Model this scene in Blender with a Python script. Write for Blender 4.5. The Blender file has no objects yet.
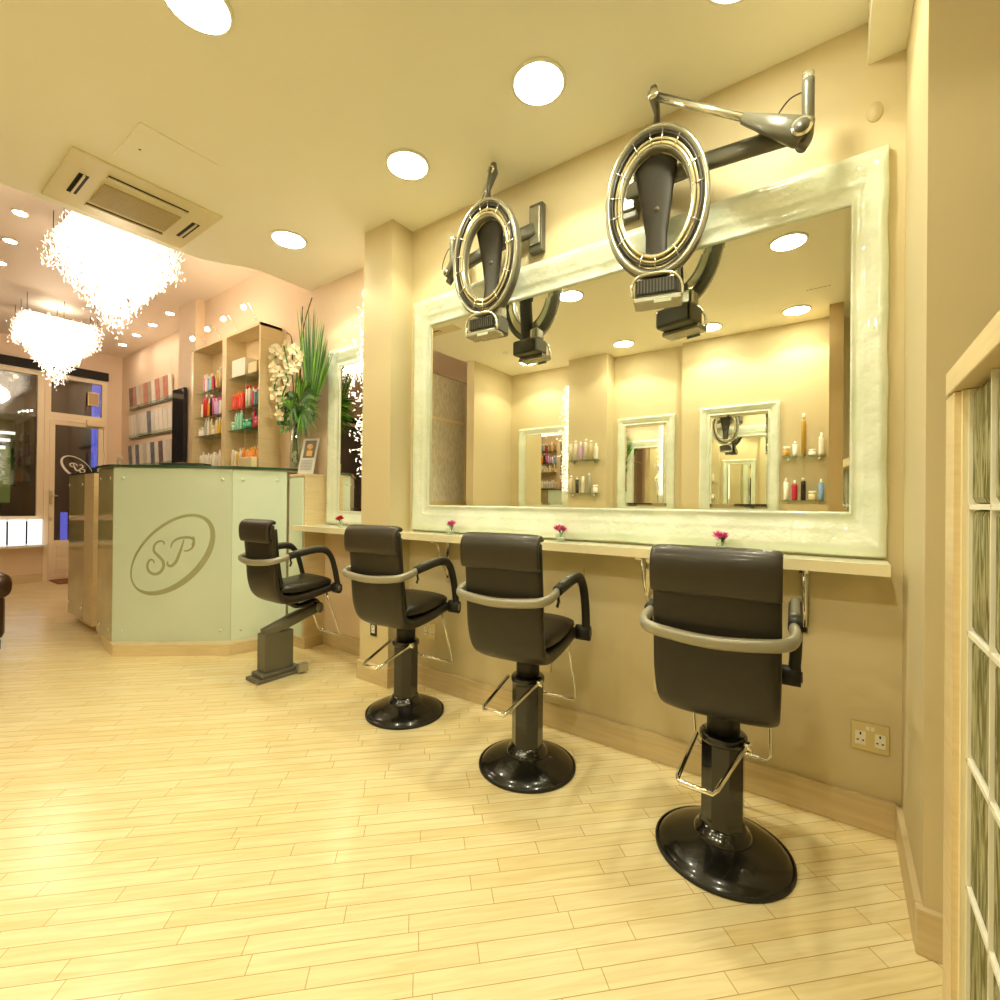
import bpy, bmesh, math, random
from mathutils import Vector, Matrix
random.seed(7)
S = bpy.context.scene
COL = S.collection
PI = math.pi

# ---------------------------------------------------------------- camera
cam_d = bpy.data.cameras.new('camera'); cam = bpy.data.objects.new('camera', cam_d); COL.objects.link(cam)
YAW, PITCH, ROLL, FPX = .6215, .0042, .0103, 471.9
F = Vector((-math.sin(YAW)*math.cos(PITCH), math.cos(YAW)*math.cos(PITCH), math.sin(PITCH)))
R0 = Vector((math.cos(YAW), math.sin(YAW), 0)); U0 = R0.cross(F)
RR = R0*math.cos(ROLL) + U0*math.sin(ROLL); UU = U0*math.cos(ROLL) - R0*math.sin(ROLL)
M = Matrix((RR, UU, -F)).transposed().to_4x4(); M.translation = Vector((0, 0, 1.0))
cam.matrix_world = M
cam_d.sensor_fit = 'HORIZONTAL'; cam_d.sensor_width = 36; cam_d.lens = 36*FPX/1000
cam_d.clip_start = .01; cam_d.clip_end = 100
S.camera = cam

# ---------------------------------------------------------------- world and exposure
w = bpy.data.worlds.new('night'); S.world = w; w.use_nodes = True
w.node_tree.nodes['Background'].inputs[0].default_value = (.02, .03, .09, 1)
w.node_tree.nodes['Background'].inputs[1].default_value = .25
S.view_settings.view_transform = 'Standard'; S.view_settings.look = 'None'
S.view_settings.gamma = 1; S.view_settings.use_curve_mapping = False
S.view_settings.exposure = 1.22
S.cycles.use_denoising = True
S.cycles.max_bounces = 10; S.cycles.diffuse_bounces = 5; S.cycles.glossy_bounces = 6
S.cycles.transmission_bounces = 8; S.cycles.transparent_max_bounces = 12
S.cycles.caustics_reflective = False; S.cycles.caustics_refractive = False
S.cycles.sample_clamp_indirect = 6
LAMP_MAIN = (1, .94, .66); LAMP_FRONT = (1, .82, .62)
DOWN_W = 22.0; SPOT_W = 8.5

# ---------------------------------------------------------------- materials
def lin(r, g, b):
    f = lambda c: (c/255/12.92) if c/255 <= .04045 else ((c/255+.055)/1.055)**2.4
    return (f(r), f(g), f(b), 1)
def mat(name, col, rough=.5, metal=0, spec=.5, coat=0, trans=0, emit=None, es=0, ior=1.45, bump=None, noise=None, alpha=1):
    m = bpy.data.materials.new(name); m.use_nodes = True
    nt = m.node_tree; b = nt.nodes['Principled BSDF']; I = b.inputs
    I['Base Color'].default_value = col; I['Roughness'].default_value = rough
    I['Metallic'].default_value = metal; I['Specular IOR Level'].default_value = spec
    I['Coat Weight'].default_value = coat; I['Transmission Weight'].default_value = trans
    I['IOR'].default_value = ior; I['Alpha'].default_value = alpha
    if emit: I['Emission Color'].default_value = emit; I['Emission Strength'].default_value = es
    tc = nt.nodes.new('ShaderNodeTexCoord')
    if noise:
        sc, c2, st = noise
        mp = nt.nodes.new('ShaderNodeMapping'); mp.inputs['Scale'].default_value = st
        n = nt.nodes.new('ShaderNodeTexNoise'); n.inputs['Scale'].default_value = sc; n.inputs['Detail'].default_value = 5
        mx = nt.nodes.new('ShaderNodeMix'); mx.data_type = 'RGBA'
        mx.inputs['A'].default_value = col; mx.inputs['B'].default_value = c2
        nt.links.new(tc.outputs['Object'], mp.inputs['Vector']); nt.links.new(mp.outputs[0], n.inputs['Vector'])
        rp = nt.nodes.new('ShaderNodeValToRGB'); rp.color_ramp.elements[0].position = .35; rp.color_ramp.elements[1].position = .65
        nt.links.new(n.outputs['Fac'], rp.inputs[0]); nt.links.new(rp.outputs[0], mx.inputs['Factor'])
        nt.links.new(mx.outputs['Result'], I['Base Color'])
    if bump:
        sc, st, dist = bump[:3]; sv = bump[3] if len(bump) > 3 else (1, 1, 1)
        mp = nt.nodes.new('ShaderNodeMapping'); mp.inputs['Scale'].default_value = sv
        n = nt.nodes.new('ShaderNodeTexNoise'); n.inputs['Scale'].default_value = sc; n.inputs['Detail'].default_value = 3
        bp = nt.nodes.new('ShaderNodeBump'); bp.inputs['Strength'].default_value = st; bp.inputs['Distance'].default_value = dist
        nt.links.new(tc.outputs['Object'], mp.inputs['Vector']); nt.links.new(mp.outputs[0], n.inputs['Vector'])
        nt.links.new(n.outputs['Fac'], bp.inputs['Height']); nt.links.new(bp.outputs[0], I['Normal'])
    return m
def emis(name, col, s):
    m = bpy.data.materials.new(name); m.use_nodes = True; nt = m.node_tree
    nt.nodes.remove(nt.nodes['Principled BSDF'])
    e = nt.nodes.new('ShaderNodeEmission'); e.inputs[0].default_value = (*col[:3], 1); e.inputs[1].default_value = s
    nt.links.new(e.outputs[0], nt.nodes['Material Output'].inputs[0]); return m
def thin_glass(name, tint, refl=.08, rough=.02):
    m = bpy.data.materials.new(name); m.use_nodes = True; nt = m.node_tree
    nt.nodes.remove(nt.nodes['Principled BSDF'])
    t = nt.nodes.new('ShaderNodeBsdfTransparent'); t.inputs[0].default_value = (*tint, 1)
    g = nt.nodes.new('ShaderNodeBsdfGlossy'); g.inputs['Roughness'].default_value = rough
    fr = nt.nodes.new('ShaderNodeLayerWeight'); fr.inputs[0].default_value = .22
    mp = nt.nodes.new('ShaderNodeMapRange'); mp.inputs['To Min'].default_value = refl; mp.inputs['To Max'].default_value = .45
    mx = nt.nodes.new('ShaderNodeMixShader')
    nt.links.new(fr.outputs['Facing'], mp.inputs[0]); nt.links.new(mp.outputs[0], mx.inputs[0])
    nt.links.new(t.outputs[0], mx.inputs[1]); nt.links.new(g.outputs[0], mx.inputs[2])
    nt.links.new(mx.outputs[0], nt.nodes['Material Output'].inputs[0]); return m

M_ = {}
M_['wall'] = mat('wall_paint', lin(218, 204, 166), .55, bump=(60, .06, .002), noise=(1.5, lin(213, 199, 160), (1, 1, 1)))
M_['wall_dark'] = mat('wall_paint_tan', lin(196, 168, 118), .6, bump=(60, .06, .002))
M_['wall_pink'] = mat('wall_paint_front', lin(230, 208, 182), .6, bump=(60, .06, .002))
M_['ceil'] = mat('ceiling_paint', lin(250, 247, 232), .6, bump=(40, .04, .002))
M_['ceil2'] = mat('ceiling_paint_front', lin(244, 230, 216), .6)
M_['acp'] = mat('vent_plastic', lin(228, 218, 180), .45)
M_['acg'] = mat('vent_grille', lin(190, 175, 130), .6, bump=(1, 0.0, .001))
M_['dark'] = mat('dark_slot', lin(28, 24, 18), .7)
M_['wood'] = mat('pale_maple', lin(226, 208, 168), .38, noise=(6, lin(218, 198, 156), (1.2, 1.2, 14)))
M_['woodx'] = mat('pale_maple_grain', lin(218, 200, 160), .4, noise=(5, lin(208, 187, 146), (1, 1, 18)))
M_['shelf_top'] = mat('white_laminate', lin(238, 236, 214), .25, coat=.3)
M_['edge'] = mat('pale_edge', lin(236, 226, 190), .4)
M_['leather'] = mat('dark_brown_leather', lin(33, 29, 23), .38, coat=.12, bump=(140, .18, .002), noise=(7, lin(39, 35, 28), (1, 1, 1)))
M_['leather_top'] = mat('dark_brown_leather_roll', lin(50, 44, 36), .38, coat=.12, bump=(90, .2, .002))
M_['black_metal'] = mat('black_enamel', lin(20, 18, 15), .16, coat=.6)
M_['black_base'] = mat('black_base_enamel', lin(20, 18, 14), .24, coat=.4, bump=(25, .05, .002))
M_['black_rubber'] = mat('black_rubber', lin(30, 28, 24), .55)
M_['grey_tube'] = mat('grey_tube', lin(158, 154, 138), .35, metal=.3)
M_['grey_cast'] = mat('grey_casting', lin(110, 108, 96), .4, metal=.3)
M_['chrome'] = mat('chrome', (.85, .85, .82, 1), .08, metal=1)
M_['silver'] = mat('silver_plastic', lin(176, 174, 156), .25, metal=.6, coat=.4)
M_['silver_lt'] = mat('bright_silver', lin(222, 220, 200), .18, metal=.8, coat=.3)
M_['dryer_grey'] = mat('dark_grey_plastic', lin(92, 90, 76), .35, coat=.3)
M_['dryer_dark'] = mat('charcoal_plastic', lin(52, 48, 38), .45)
M_['tube_clear'] = mat('quartz_tube', lin(230, 220, 180), .12, metal=.5, coat=.5)
M_['mirror'] = mat('mirror_glass', (.93, .94, .88, 1), .0, metal=1)
M_['bevel'] = mat('mirror_bevel', (.9, .92, .84, 1), .03, metal=1)
M_['frame'] = mat('cast_glass_frame', lin(234, 241, 228), .14, coat=1.0, bump=(16, .7, .012), noise=(7, lin(220, 231, 212), (1, 1, 1)))
M_['frost'] = mat('frosted_green_glass', lin(204, 218, 204), .22, coat=.7, noise=(1.2, lin(199, 214, 198), (1, 1, 1)))
M_['frost2'] = mat('frosted_pale_glass', lin(216, 232, 218), .22, coat=.7)
M_['logo'] = mat('etched_logo', lin(160, 164, 128), .4)
M_['logo_white'] = mat('white_decal', lin(235, 230, 215), .5)
M_['glass_edge'] = mat('green_glass_edge', lin(40, 84, 66), .12, coat=.8)
M_['glass_top'] = thin_glass('counter_glass', (.45, .62, .5), .12)
M_['glass_shelf'] = thin_glass('shelf_glass', (.90, .97, .92), .10)
M_['glass_clear'] = thin_glass('window_glass', (.93, .95, .93), .10)
M_['glass_mirrorish'] = mat('side_panel_glass', lin(176, 170, 130), .1, coat=.8, noise=(3, lin(196, 190, 150), (1, 1, 1)))
M_['glass_vase'] = thin_glass('vase_glass', (.95, .98, .95), .05)
M_['white'] = mat('white_plastic', lin(240, 238, 226), .4)
M_['cream'] = mat('cream_paint', lin(232, 214, 172), .45)
M_['joinery'] = mat('cream_joinery', lin(238, 222, 192), .4)
M_['steel'] = mat('brushed_brass_steel', lin(214, 202, 160), .3, metal=.7)
M_['sofa'] = mat('brown_leather', lin(62, 40, 28), .3, coat=.2, bump=(60, .2, .003))
M_['pink'] = mat('pink_petal', lin(236, 110, 178), .6)
M_['red'] = mat('red_petal', lin(222, 40, 60), .6)
M_['green'] = mat('leaf_green', lin(70, 130, 40), .5)
M_['green_dk'] = mat('leaf_dark', lin(44, 92, 34), .5)
M_['green_lt'] = mat('leaf_light', lin(120, 170, 60), .5)
M_['orchid'] = mat('orchid_petal', lin(244, 236, 210), .5)
M_['stem'] = mat('brown_twig', lin(110, 76, 50), .7)
M_['pebbles'] = mat('vase_pebbles', lin(205, 200, 178), .6)
M_['screen'] = mat('black_screen', lin(22, 24, 36), .12, coat=.7)
M_['road'] = mat('street_asphalt', lin(30, 30, 34), .8)
M_['shopf'] = mat('street_building', lin(42, 36, 34), .8)
M_['blue_lit'] = emis('blue_lit_curtain', (.14, .16, .9), .35)
M_['green_dim'] = emis('dim_green_interior', (.10, .13, .03), .35)
M_['strip'] = emis('fluorescent_strip', (1, 1, .85), .7)
M_['lamp'] = emis('warm_bulb', (1, .8, .5), 6)
M_['down'] = emis('downlight_glow', LAMP_MAIN, DOWN_W)
M_['down2'] = emis('spot_glow', LAMP_FRONT, 45)
M_['board_glow'] = emis('glowing_white_board', (1, .95, .88), .62)  # plain boards given emission so they look overexposed white
M_['crystal'] = mat('glowing_crystal', lin(255, 248, 235), .1, coat=.6, emit=(1, .86, .72, 1), es=.85)  # crystals emit in place of the bulb light they would catch
M_['crystal_dim'] = mat('glowing_glass_crystal', lin(255, 248, 230), .1, coat=.6, emit=(1, .9, .7, 1), es=.9)  # same added glow for the lower wall light crystals

def floor_mat():
    m = bpy.data.materials.new('maple_planks'); m.use_nodes = True; nt = m.node_tree; b = nt.nodes['Principled BSDF']
    N = nt.nodes.new; L = nt.links.new
    tc = N('ShaderNodeTexCoord'); mp = N('ShaderNodeMapping'); mp.inputs['Rotation'].default_value = (0, 0, -PI/4)
    L(tc.outputs['Object'], mp.inputs[0])
    # random plank starts: shift x by a per-row random amount
    sx = N('ShaderNodeSeparateXYZ'); L(mp.outputs[0], sx.inputs[0])
    RW = .0485
    dv = N('ShaderNodeMath'); dv.operation = 'DIVIDE'; dv.inputs[1].default_value = RW; L(sx.outputs['Y'], dv.inputs[0])
    fl = N('ShaderNodeMath'); fl.operation = 'FLOOR'; L(dv.outputs[0], fl.inputs[0])
    wn = N('ShaderNodeTexWhiteNoise'); wn.noise_dimensions = '1D'; L(fl.outputs[0], wn.inputs['W'])
    ad = N('ShaderNodeMath'); ad.operation = 'MULTIPLY_ADD'; ad.inputs[1].default_value = 3.0; L(wn.outputs['Value'], ad.inputs[0]); L(sx.outputs['X'], ad.inputs[2])
    cb = N('ShaderNodeCombineXYZ'); L(ad.outputs[0], cb.inputs['X']); L(sx.outputs['Y'], cb.inputs['Y'])
    br = N('ShaderNodeTexBrick'); br.offset = 0; br.inputs['Scale'].default_value = 1
    br.inputs['Brick Width'].default_value = .36; br.inputs['Row Height'].default_value = RW
    br.inputs['Mortar Size'].default_value = .0011; br.inputs['Mortar Smooth'].default_value = .2; br.inputs['Bias'].default_value = -.1
    br.inputs['Color1'].default_value = lin(244, 231, 188); br.inputs['Color2'].default_value = lin(238, 220, 168)
    br.inputs['Mortar'].default_value = lin(196, 164, 114)
    L(cb.outputs[0], br.inputs['Vector'])
    m2 = N('ShaderNodeMapping'); m2.inputs['Scale'].default_value = (3, 38, 1); L(cb.outputs[0], m2.inputs[0])
    ns = N('ShaderNodeTexNoise'); ns.inputs['Scale'].default_value = 1.6; ns.inputs['Detail'].default_value = 5; ns.inputs['Distortion'].default_value = .9
    L(m2.outputs[0], ns.inputs['Vector'])
    rp = N('ShaderNodeValToRGB'); rp.color_ramp.elements[0].position = .3; rp.color_ramp.elements[0].color = (.86, .79, .64, 1)
    rp.color_ramp.elements[1].position = .62; rp.color_ramp.elements[1].color = (1, 1, 1, 1); L(ns.outputs['Fac'], rp.inputs[0])
    mx = N('ShaderNodeMix'); mx.data_type = 'RGBA'; mx.blend_type = 'MULTIPLY'; mx.inputs['Factor'].default_value = .75
    L(br.outputs['Color'], mx.inputs['A']); L(rp.outputs[0], mx.inputs['B']); L(mx.outputs['Result'], b.inputs['Base Color'])
    b.inputs['Roughness'].default_value = .24; b.inputs['Specular IOR Level'].default_value = .45
    bp = N('ShaderNodeBump'); bp.inputs['Strength'].default_value = .25; bp.inputs['Distance'].default_value = .001; bp.invert = True
    L(br.outputs['Fac'], bp.inputs['Height']); L(bp.outputs[0], b.inputs['Normal'])
    return m
M_['floor'] = floor_mat()

def glassblock_mat():
    m = bpy.data.materials.new('rippled_glass_block'); m.use_nodes = True; nt = m.node_tree
    nt.nodes.remove(nt.nodes['Principled BSDF']); N = nt.nodes.new; L = nt.links.new
    tc = N('ShaderNodeTexCoord'); mp = N('ShaderNodeMapping'); mp.inputs['Scale'].default_value = (20, 20, 3); L(tc.outputs['Object'], mp.inputs[0])
    n = N('ShaderNodeTexNoise'); n.inputs['Scale'].default_value = 2.2; n.inputs['Detail'].default_value = 3; n.inputs['Distortion'].default_value = 2.2
    L(mp.outputs[0], n.inputs['Vector'])
    bp = N('ShaderNodeBump'); bp.inputs['Strength'].default_value = .7; bp.inputs['Distance'].default_value = .01; L(n.outputs['Fac'], bp.inputs['Height'])
    t = N('ShaderNodeBsdfRefraction'); t.inputs['Color'].default_value = (.94, .97, .82, 1); t.inputs['IOR'].default_value = 1.12; t.inputs['Roughness'].default_value = .05
    g = N('ShaderNodeBsdfGlossy'); g.inputs['Roughness'].default_value = .06; g.inputs['Color'].default_value = (.9, .95, .8, 1)
    L(bp.outputs[0], t.inputs['Normal']); L(bp.outputs[0], g.inputs['Normal'])
    d = N('ShaderNodeBsdfDiffuse'); cr = N('ShaderNodeValToRGB'); cr.color_ramp.elements[0].position = .40; cr.color_ramp.elements[0].color = lin(128, 122, 72); cr.color_ramp.elements[1].position = .60; cr.color_ramp.elements[1].color = lin(222, 218, 170)  # bright and dark streaks of light through the ripples, painted into the colour
    L(n.outputs['Fac'], cr.inputs[0]); L(cr.outputs[0], d.inputs[0]); L(cr.outputs[0], t.inputs['Color'])
    mx = N('ShaderNodeMixShader'); mx.inputs[0].default_value = .28; L(t.outputs[0], mx.inputs[1]); L(g.outputs[0], mx.inputs[2])
    m2 = N('ShaderNodeMixShader'); m2.inputs[0].default_value = .45; L(mx.outputs[0], m2.inputs[1]); L(d.outputs[0], m2.inputs[2])
    L(m2.outputs[0], nt.nodes['Material Output'].inputs[0]); return m
M_['block'] = glassblock_mat()

# ---------------------------------------------------------------- mesh helpers
class MB:
    """collects shapes for ONE mesh object"""
    def __init__(s): s.v = []; s.f = []; s.m = []; s.sm = []; s.mats = []
    def _mi(s, m):
        m = M_[m] if isinstance(m, str) else m
        if m not in s.mats: s.mats.append(m)
        return s.mats.index(m)
    def add(s, vs, fs, m, smooth=False):
        o = len(s.v); s.v += [tuple(v) for v in vs]
        mi = s._mi(m)
        for f in fs: s.f.append([i+o for i in f]); s.m.append(mi); s.sm.append(smooth)
        return s
    def box(s, x0, x1, y0, y1, z0, z1, m='wall'):
        x0, x1 = sorted((x0, x1)); y0, y1 = sorted((y0, y1)); z0, z1 = sorted((z0, z1))
        vs = [(x, y, z) for z in (z0, z1) for y in (y0, y1) for x in (x0, x1)]
        return s.add(vs, [(0, 2, 3, 1), (4, 5, 7, 6), (0, 1, 5, 4), (2, 6, 7, 3), (0, 4, 6, 2), (1, 3, 7, 5)], m)
    def prism(s, poly, z0, z1, m='wall'):
        a = sum(poly[i][0]*poly[(i+1) % len(poly)][1]-poly[(i+1) % len(poly)][0]*poly[i][1] for i in range(len(poly)))
        if a < 0: poly = poly[::-1]
        n = len(poly); vs = [(x, y, z0) for x, y in poly]+[(x, y, z1) for x, y in poly]
        return s.add(vs, [tuple(range(n))[::-1], tuple(range(n, 2*n))]+[(i, (i+1) % n, n+(i+1) % n, n+i) for i in range(n)], m)
    def obox(s, c, ax, ay, az, m='wall'):
        c, ax, ay, az = map(Vector, (c, ax, ay, az))
        vs = [c+ax*i+ay*j+az*k for k in (-1, 1) for j in (-1, 1) for i in (-1, 1)]
        fs = [(0, 2, 3, 1), (4, 5, 7, 6), (0, 1, 5, 4), (2, 6, 7, 3), (0, 4, 6, 2), (1, 3, 7, 5)]
        if ax.cross(ay).dot(az) < 0: fs = [f[::-1] for f in fs]
        return s.add(vs, fs, m)
    def lathe(s, prof, m, c=(0, 0, 0), n=32, sx=1, sy=1, smooth=True, rot=0, cap=True):
        vs = []; fs = []; k = len(prof)
        for j in range(n):
            a = 2*PI*j/n+rot
            for r, z in prof: vs.append((c[0]+r*math.cos(a)*sx, c[1]+r*math.sin(a)*sy, c[2]+z))
        for j in range(n):
            for i in range(k-1):
                a, b = j*k+i, ((j+1) % n)*k+i
                fs.append((a, b, b+1, a+1))
        if cap and prof[0][0] > 1e-6: fs.append(tuple(j*k for j in range(n))[::-1])
        if cap and prof[-1][0] > 1e-6: fs.append(tuple(j*k+k-1 for j in range(n)))
        return s.add(vs, fs, m, smooth)
    def sweep(s, pts, ra, rb=None, m='chrome', n=12, sup=2.0, up=(0, 0, 1), cap=True, smooth=True, closed=False):
        """sweep a (super)ellipse: ra = half size sideways, rb = half size along up"""
        pts = [Vector(p) for p in pts]; k = len(pts); up = Vector(up)
        if not hasattr(ra, '__len__'): ra = [ra]*k
        if rb is None: rb = ra
        if not hasattr(rb, '__len__'): rb = [rb]*k
        vs = []; fs = []; prev = None
        for i, p in enumerate(pts):
            if closed: t = pts[(i+1) % k]-pts[i-1]
            else: t = pts[min(i+1, k-1)]-pts[max(i-1, 0)]
            t.normalize()
            sd = t.cross(up)
            if sd.length < .05: sd = prev if prev else t.cross(Vector((0, 1, 0)) if abs(t.y) < .9 else Vector((1, 0, 0)))
            sd.normalize()
            if prev and sd.dot(prev) < 0: sd = -sd
            prev = sd.copy(); u = sd.cross(t).normalized()
            for j in range(n):
                a = 2*PI*(j+.5)/n; ca, sa = math.cos(a), math.sin(a)
                e = 2/sup
                vs.append(p+sd*(math.copysign(abs(ca)**e, ca)*ra[i])+u*(math.copysign(abs(sa)**e, sa)*rb[i]))
        K = k if closed else k-1
        for i in range(K):
            for j in range(n):
                a = i*n+j; b = i*n+(j+1) % n; c = ((i+1) % k)*n+(j+1) % n; d = ((i+1) % k)*n+j
                fs.append((a, d, c, b))
        if cap and not closed:
            fs.append(tuple(range(n))); fs.append(tuple(range((k-1)*n, k*n))[::-1])
        return s.add(vs, fs, m, smooth)
    def cyl(s, a, b, r, m='chrome', n=14, r2=None):
        return s.sweep([a, b], [r, r if r2 is None else r2], None, m, n)
    def ball(s, c, r, m, n=12, k=7, sz=1):
        pr = [(r*math.sin(PI*i/(k-1)), -r*sz*math.cos(PI*i/(k-1))) for i in range(k)]
        pr[0] = (0, pr[0][1]); pr[-1] = (0, pr[-1][1])
        return s.lathe(pr, m, c, n)
    def xf(s, mtx):
        s.v = [tuple(mtx @ Vector(v)) for v in s.v]; return s
    def build(s, name, parent=None, label=None, bevel=0, kind=None):
        me = bpy.data.meshes.new(name); me.from_pydata(s.v, [], s.f)
        for m in s.mats: me.materials.append(m)
        me.polygons.foreach_set('material_index', s.m); me.polygons.foreach_set('use_smooth', s.sm)
        bm = bmesh.new(); bm.from_mesh(me); bmesh.ops.recalc_face_normals(bm, faces=bm.faces)
        bm.to_mesh(me); bm.free()
        o = bpy.data.objects.new(name, me); COL.objects.link(o)
        if bevel:
            b = o.modifiers.new('bevel', 'BEVEL'); b.width = bevel; b.segments = 2; b.limit_method = 'ANGLE'; b.angle_limit = .8
        if parent: o.parent = parent
        if label: o['label'] = label
        if kind: o['kind'] = kind
        return o
def smooth_path(P, k=6, closed=False):
    """Catmull-Rom through the points"""
    P = [Vector(p) for p in P]; n = len(P); out = []
    for i in range(n if closed else n-1):
        g = (lambda j: P[j % n]) if closed else (lambda j: P[max(0, min(n-1, j))])
        p0, p1, p2, p3 = g(i-1), g(i), g(i+1), g(i+2)
        for t in [q/k for q in range(k)]:
            out.append(.5*((2*p1)+(p2-p0)*t+(2*p0-5*p1+4*p2-p3)*t*t+(3*p1-p0-3*p2+p3)*t*t*t))
    if not closed: out.append(P[-1])
    return out
def thing(name, label, cat, loc=(0, 0, 0), rz=0, group=None):
    o = bpy.data.objects.new(name, None); COL.objects.link(o); o.empty_display_size = .05
    o.location = loc; o.rotation_euler = (0, 0, rz); o['label'] = label; o['category'] = cat
    if group: o['group'] = group
    return o
def tag(o, label, cat, group=None, kind=None):
    o['label'] = label; o['category'] = cat
    if group: o['group'] = group
    if kind: o['kind'] = kind
    return o
def struct(o, label=None):
    o['kind'] = 'structure'
    if label: o['label'] = label
    return o
def copy_tree(o, parent=None):
    c = o.copy(); COL.objects.link(c); c.parent = parent
    for ch in [x for x in S.objects if x.parent == o and x is not c]: copy_tree(ch, c)
    return c
def dup(src, loc, label, group=None, rz=None):
    c = copy_tree(src); c.location = loc; c['label'] = label
    if group: c['group'] = group
    if rz is not None: c.rotation_euler = (0, 0, rz)
    return c

# ================================================================ STRUCTURE
W = 1.86; H1 = 2.515; H2 = 2.85
XF = -7.7           # shop front
XR = 1.5; YB = -.97
struct(MB().box(XF-.1, XR, -2.2, 2.3, -.05, 0, 'floor').build('floor'), 'pale maple plank floor laid on the diagonal')
# dropped ceiling over the styling area, with its step up to the front ceiling
edge = [(XR, -1.2), (XR, 2.1), (-3.12, 2.1), (-3.12, 1.63), (-3.15, 1.52), (-3.22, 1.42), (-3.28, 1.32), (-3.30, 1.2), (-3.30, -1.2)]
struct(MB().prism(edge, H1, H2+.05, 'ceil').build('ceiling'), 'dropped cream ceiling over the styling area')
struct(MB().box(XF-.1, -3.0, -2.2, 2.3, H2, H2+.05, 'ceil2').build('ceiling_front'), 'higher ceiling over the front of the shop')
struct(MB().box(.068, .17, 1.0, W, 2.38, H1, 'ceil').build('trim_1'), 'boxed bulkhead above the mirror corner')
# mirror-side wall
struct(MB().box(-2.0, .3, W, W+.1, 0, H1, 'wall').build('wall_mirror'), 'beige wall behind the styling shelf')
struct(MB().box(.16, XR, 1.42, 2.0, 0, H1, 'wall').build('wall_right_return'), 'projecting wall beside the glass blocks')
struct(MB().box(-2.19, -1.955, 1.713, 2.1, 0, H1, 'wall').build('wall_column'), 'beige column between the two mirrors')
struct(MB().box(-4.83, -2.19, 1.965, 2.1, 0, H2, 'wall_pink').build('wall_alcove'), 'wall behind the shelving and the far mirror')
struct(MB().box(-5.2, -4.83, 1.89, 2.3, 0, H2, 'wall_pink').build('wall_pier'), 'pier beside the shelving')
struct(MB().box(XF, -5.2, 2.15, 2.3, 0, H2, 'wall_pink').build('wall_front_side'), 'front wall that carries the magazine rack')
# opposite wall (seen in the mirrors)
struct(MB().box(-3.29, XR, YB-.15, YB, 0, H1, 'wall').build('wall_opposite'), 'beige wall across the room')
struct(MB().box(-2.33, -1.90, YB, -.78, 0, H1, 'wall').build('wall_opposite_column'), 'column on the opposite wall')
struct(MB().box(-1.20, -.06, YB, -.90, 0, H1, 'wall').build('wall_opposite_pier'), 'shallow pier on the opposite wall')
struct(MB().box(-.06, .10, YB, -.62, 0, H1, 'wall_dark').build('wall_opposite_post'), 'tan post on the opposite wall')
struct(MB().box(-3.29, -3.19, YB, -.25, 0, H1, 'wall').build('wall_opposite_end'), 'end wall across the room')
struct(MB().box(XR, XR+.1, -1.2, 2.1, 0, H1, 'wall').build('wall_back'), 'wall behind the camera')
struct(MB().box(XF, -3.29, -2.2, -2.1, 0, H2, 'wall_pink').build('wall_front_opposite'), 'far wall of the shop front')
struct(MB().box(-3.32, -3.29, -2.2, YB, 0, H2, 'wall_pink').build('wall_front_return'))

# baseboards
bh = .105
def base(n, x0, x1, y0, y1): struct(MB().box(x0, x1, y0, y1, 0, bh, 'woodx').build('baseboard_'+n, bevel=.003))
base('mirror', -1.94, .148, W-.014, W+.01); base('return', .146, .17, 1.4305, W-.014); bh = .104; base('right', .1465, .9, 1.4065, 1.43); bh = .105
base('column', -2.2, -1.943, 1.700, 1.72); base('column_side', -1.96, -1.941, 1.71, W-.014)
base('alcove', -2.9, -2.19, 1.952, 1.97)
base('opposite', -3.19, XR, YB-.01, YB+.012)

# ================================================================ SHOP FRONT
J = 'joinery'
def rectframe(mb, x, y0, y1, z0, z1, t, d, m=J):
    mb.box(x-d, x+d, y0, y1, z1-t, z1, m).box(x-d, x+d, y0, y1, z0, z0+t, m)
    mb.box(x-d, x+d, y0, y0+t, z0+t, z1-t, m).box(x-d, x+d, y1-t, y1, z0+t, z1-t, m)
struct(MB().box(XF-.1, XF, -2.2, 2.3, 2.60, H2, 'wall_pink').box(XF-.1, XF, 1.99, 2.3, 0, 2.6, 'wall_pink').build('wall_front'), 'wall around the shop front')
struct(MB().box(XF-.1, XF+.02, -2.2, 1.40, 0, .42, 'wall_pink').build('wall_window_base'), 'low wall under the shop window')
struct(MB().box(XF-.12, XF+.16, -2.2, 1.42, .42, .445, 'white').build('trim_2'), 'white window ledge')
struct(MB().box(XF-.02, XF+.035, -2.2, 1.40, 0, .10, 'woodx').build('baseboard_front'))
wf = MB(); rectframe(wf, XF, -2.2, 1.398, .72, 2.498, .06, .028); wf.box(XF-.03, XF+.03, .0, .05, .72, 2.52, J)
w1 = struct(wf.build('window_1'), 'large shop window left of the door')
MB().box(XF-.004, XF+.004, -2.15, 1.345, .77, 2.47, 'glass_clear').build('pane', w1)
MB().box(XF+.035, XF+.07, -2.2, 1.99, 2.50, 2.60, 'dark').build('blind', w1, 'dark rolled blind')
wf = MB(); rectframe(wf, XF, 1.40, 1.99, 1.971, 2.499, .055, .03)
w2 = struct(wf.build('window_2'), 'transom window over the door')
MB().box(XF-.004, XF+.004, 1.45, 1.94, 2.02, 2.45, 'glass_clear').build('pane', w2)
df = MB(); df.box(XF-.03, XF+.028, 1.445, 1.955, 1.931, 1.970, J).box(XF-.03, XF+.03, 1.40, 1.445, 0, 1.97, J).box(XF-.03, XF+.03, 1.955, 1.99, 0, 1.97, J)
d1 = struct(df.build('door_1'), 'cream glazed shop door')
lf = MB(); rectframe(lf, XF+.005, 1.447, 1.953, .01, 1.93, .05, .02); lf.box(XF-.012, XF+.02, 1.49, 1.91, .01, .48, J)
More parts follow.
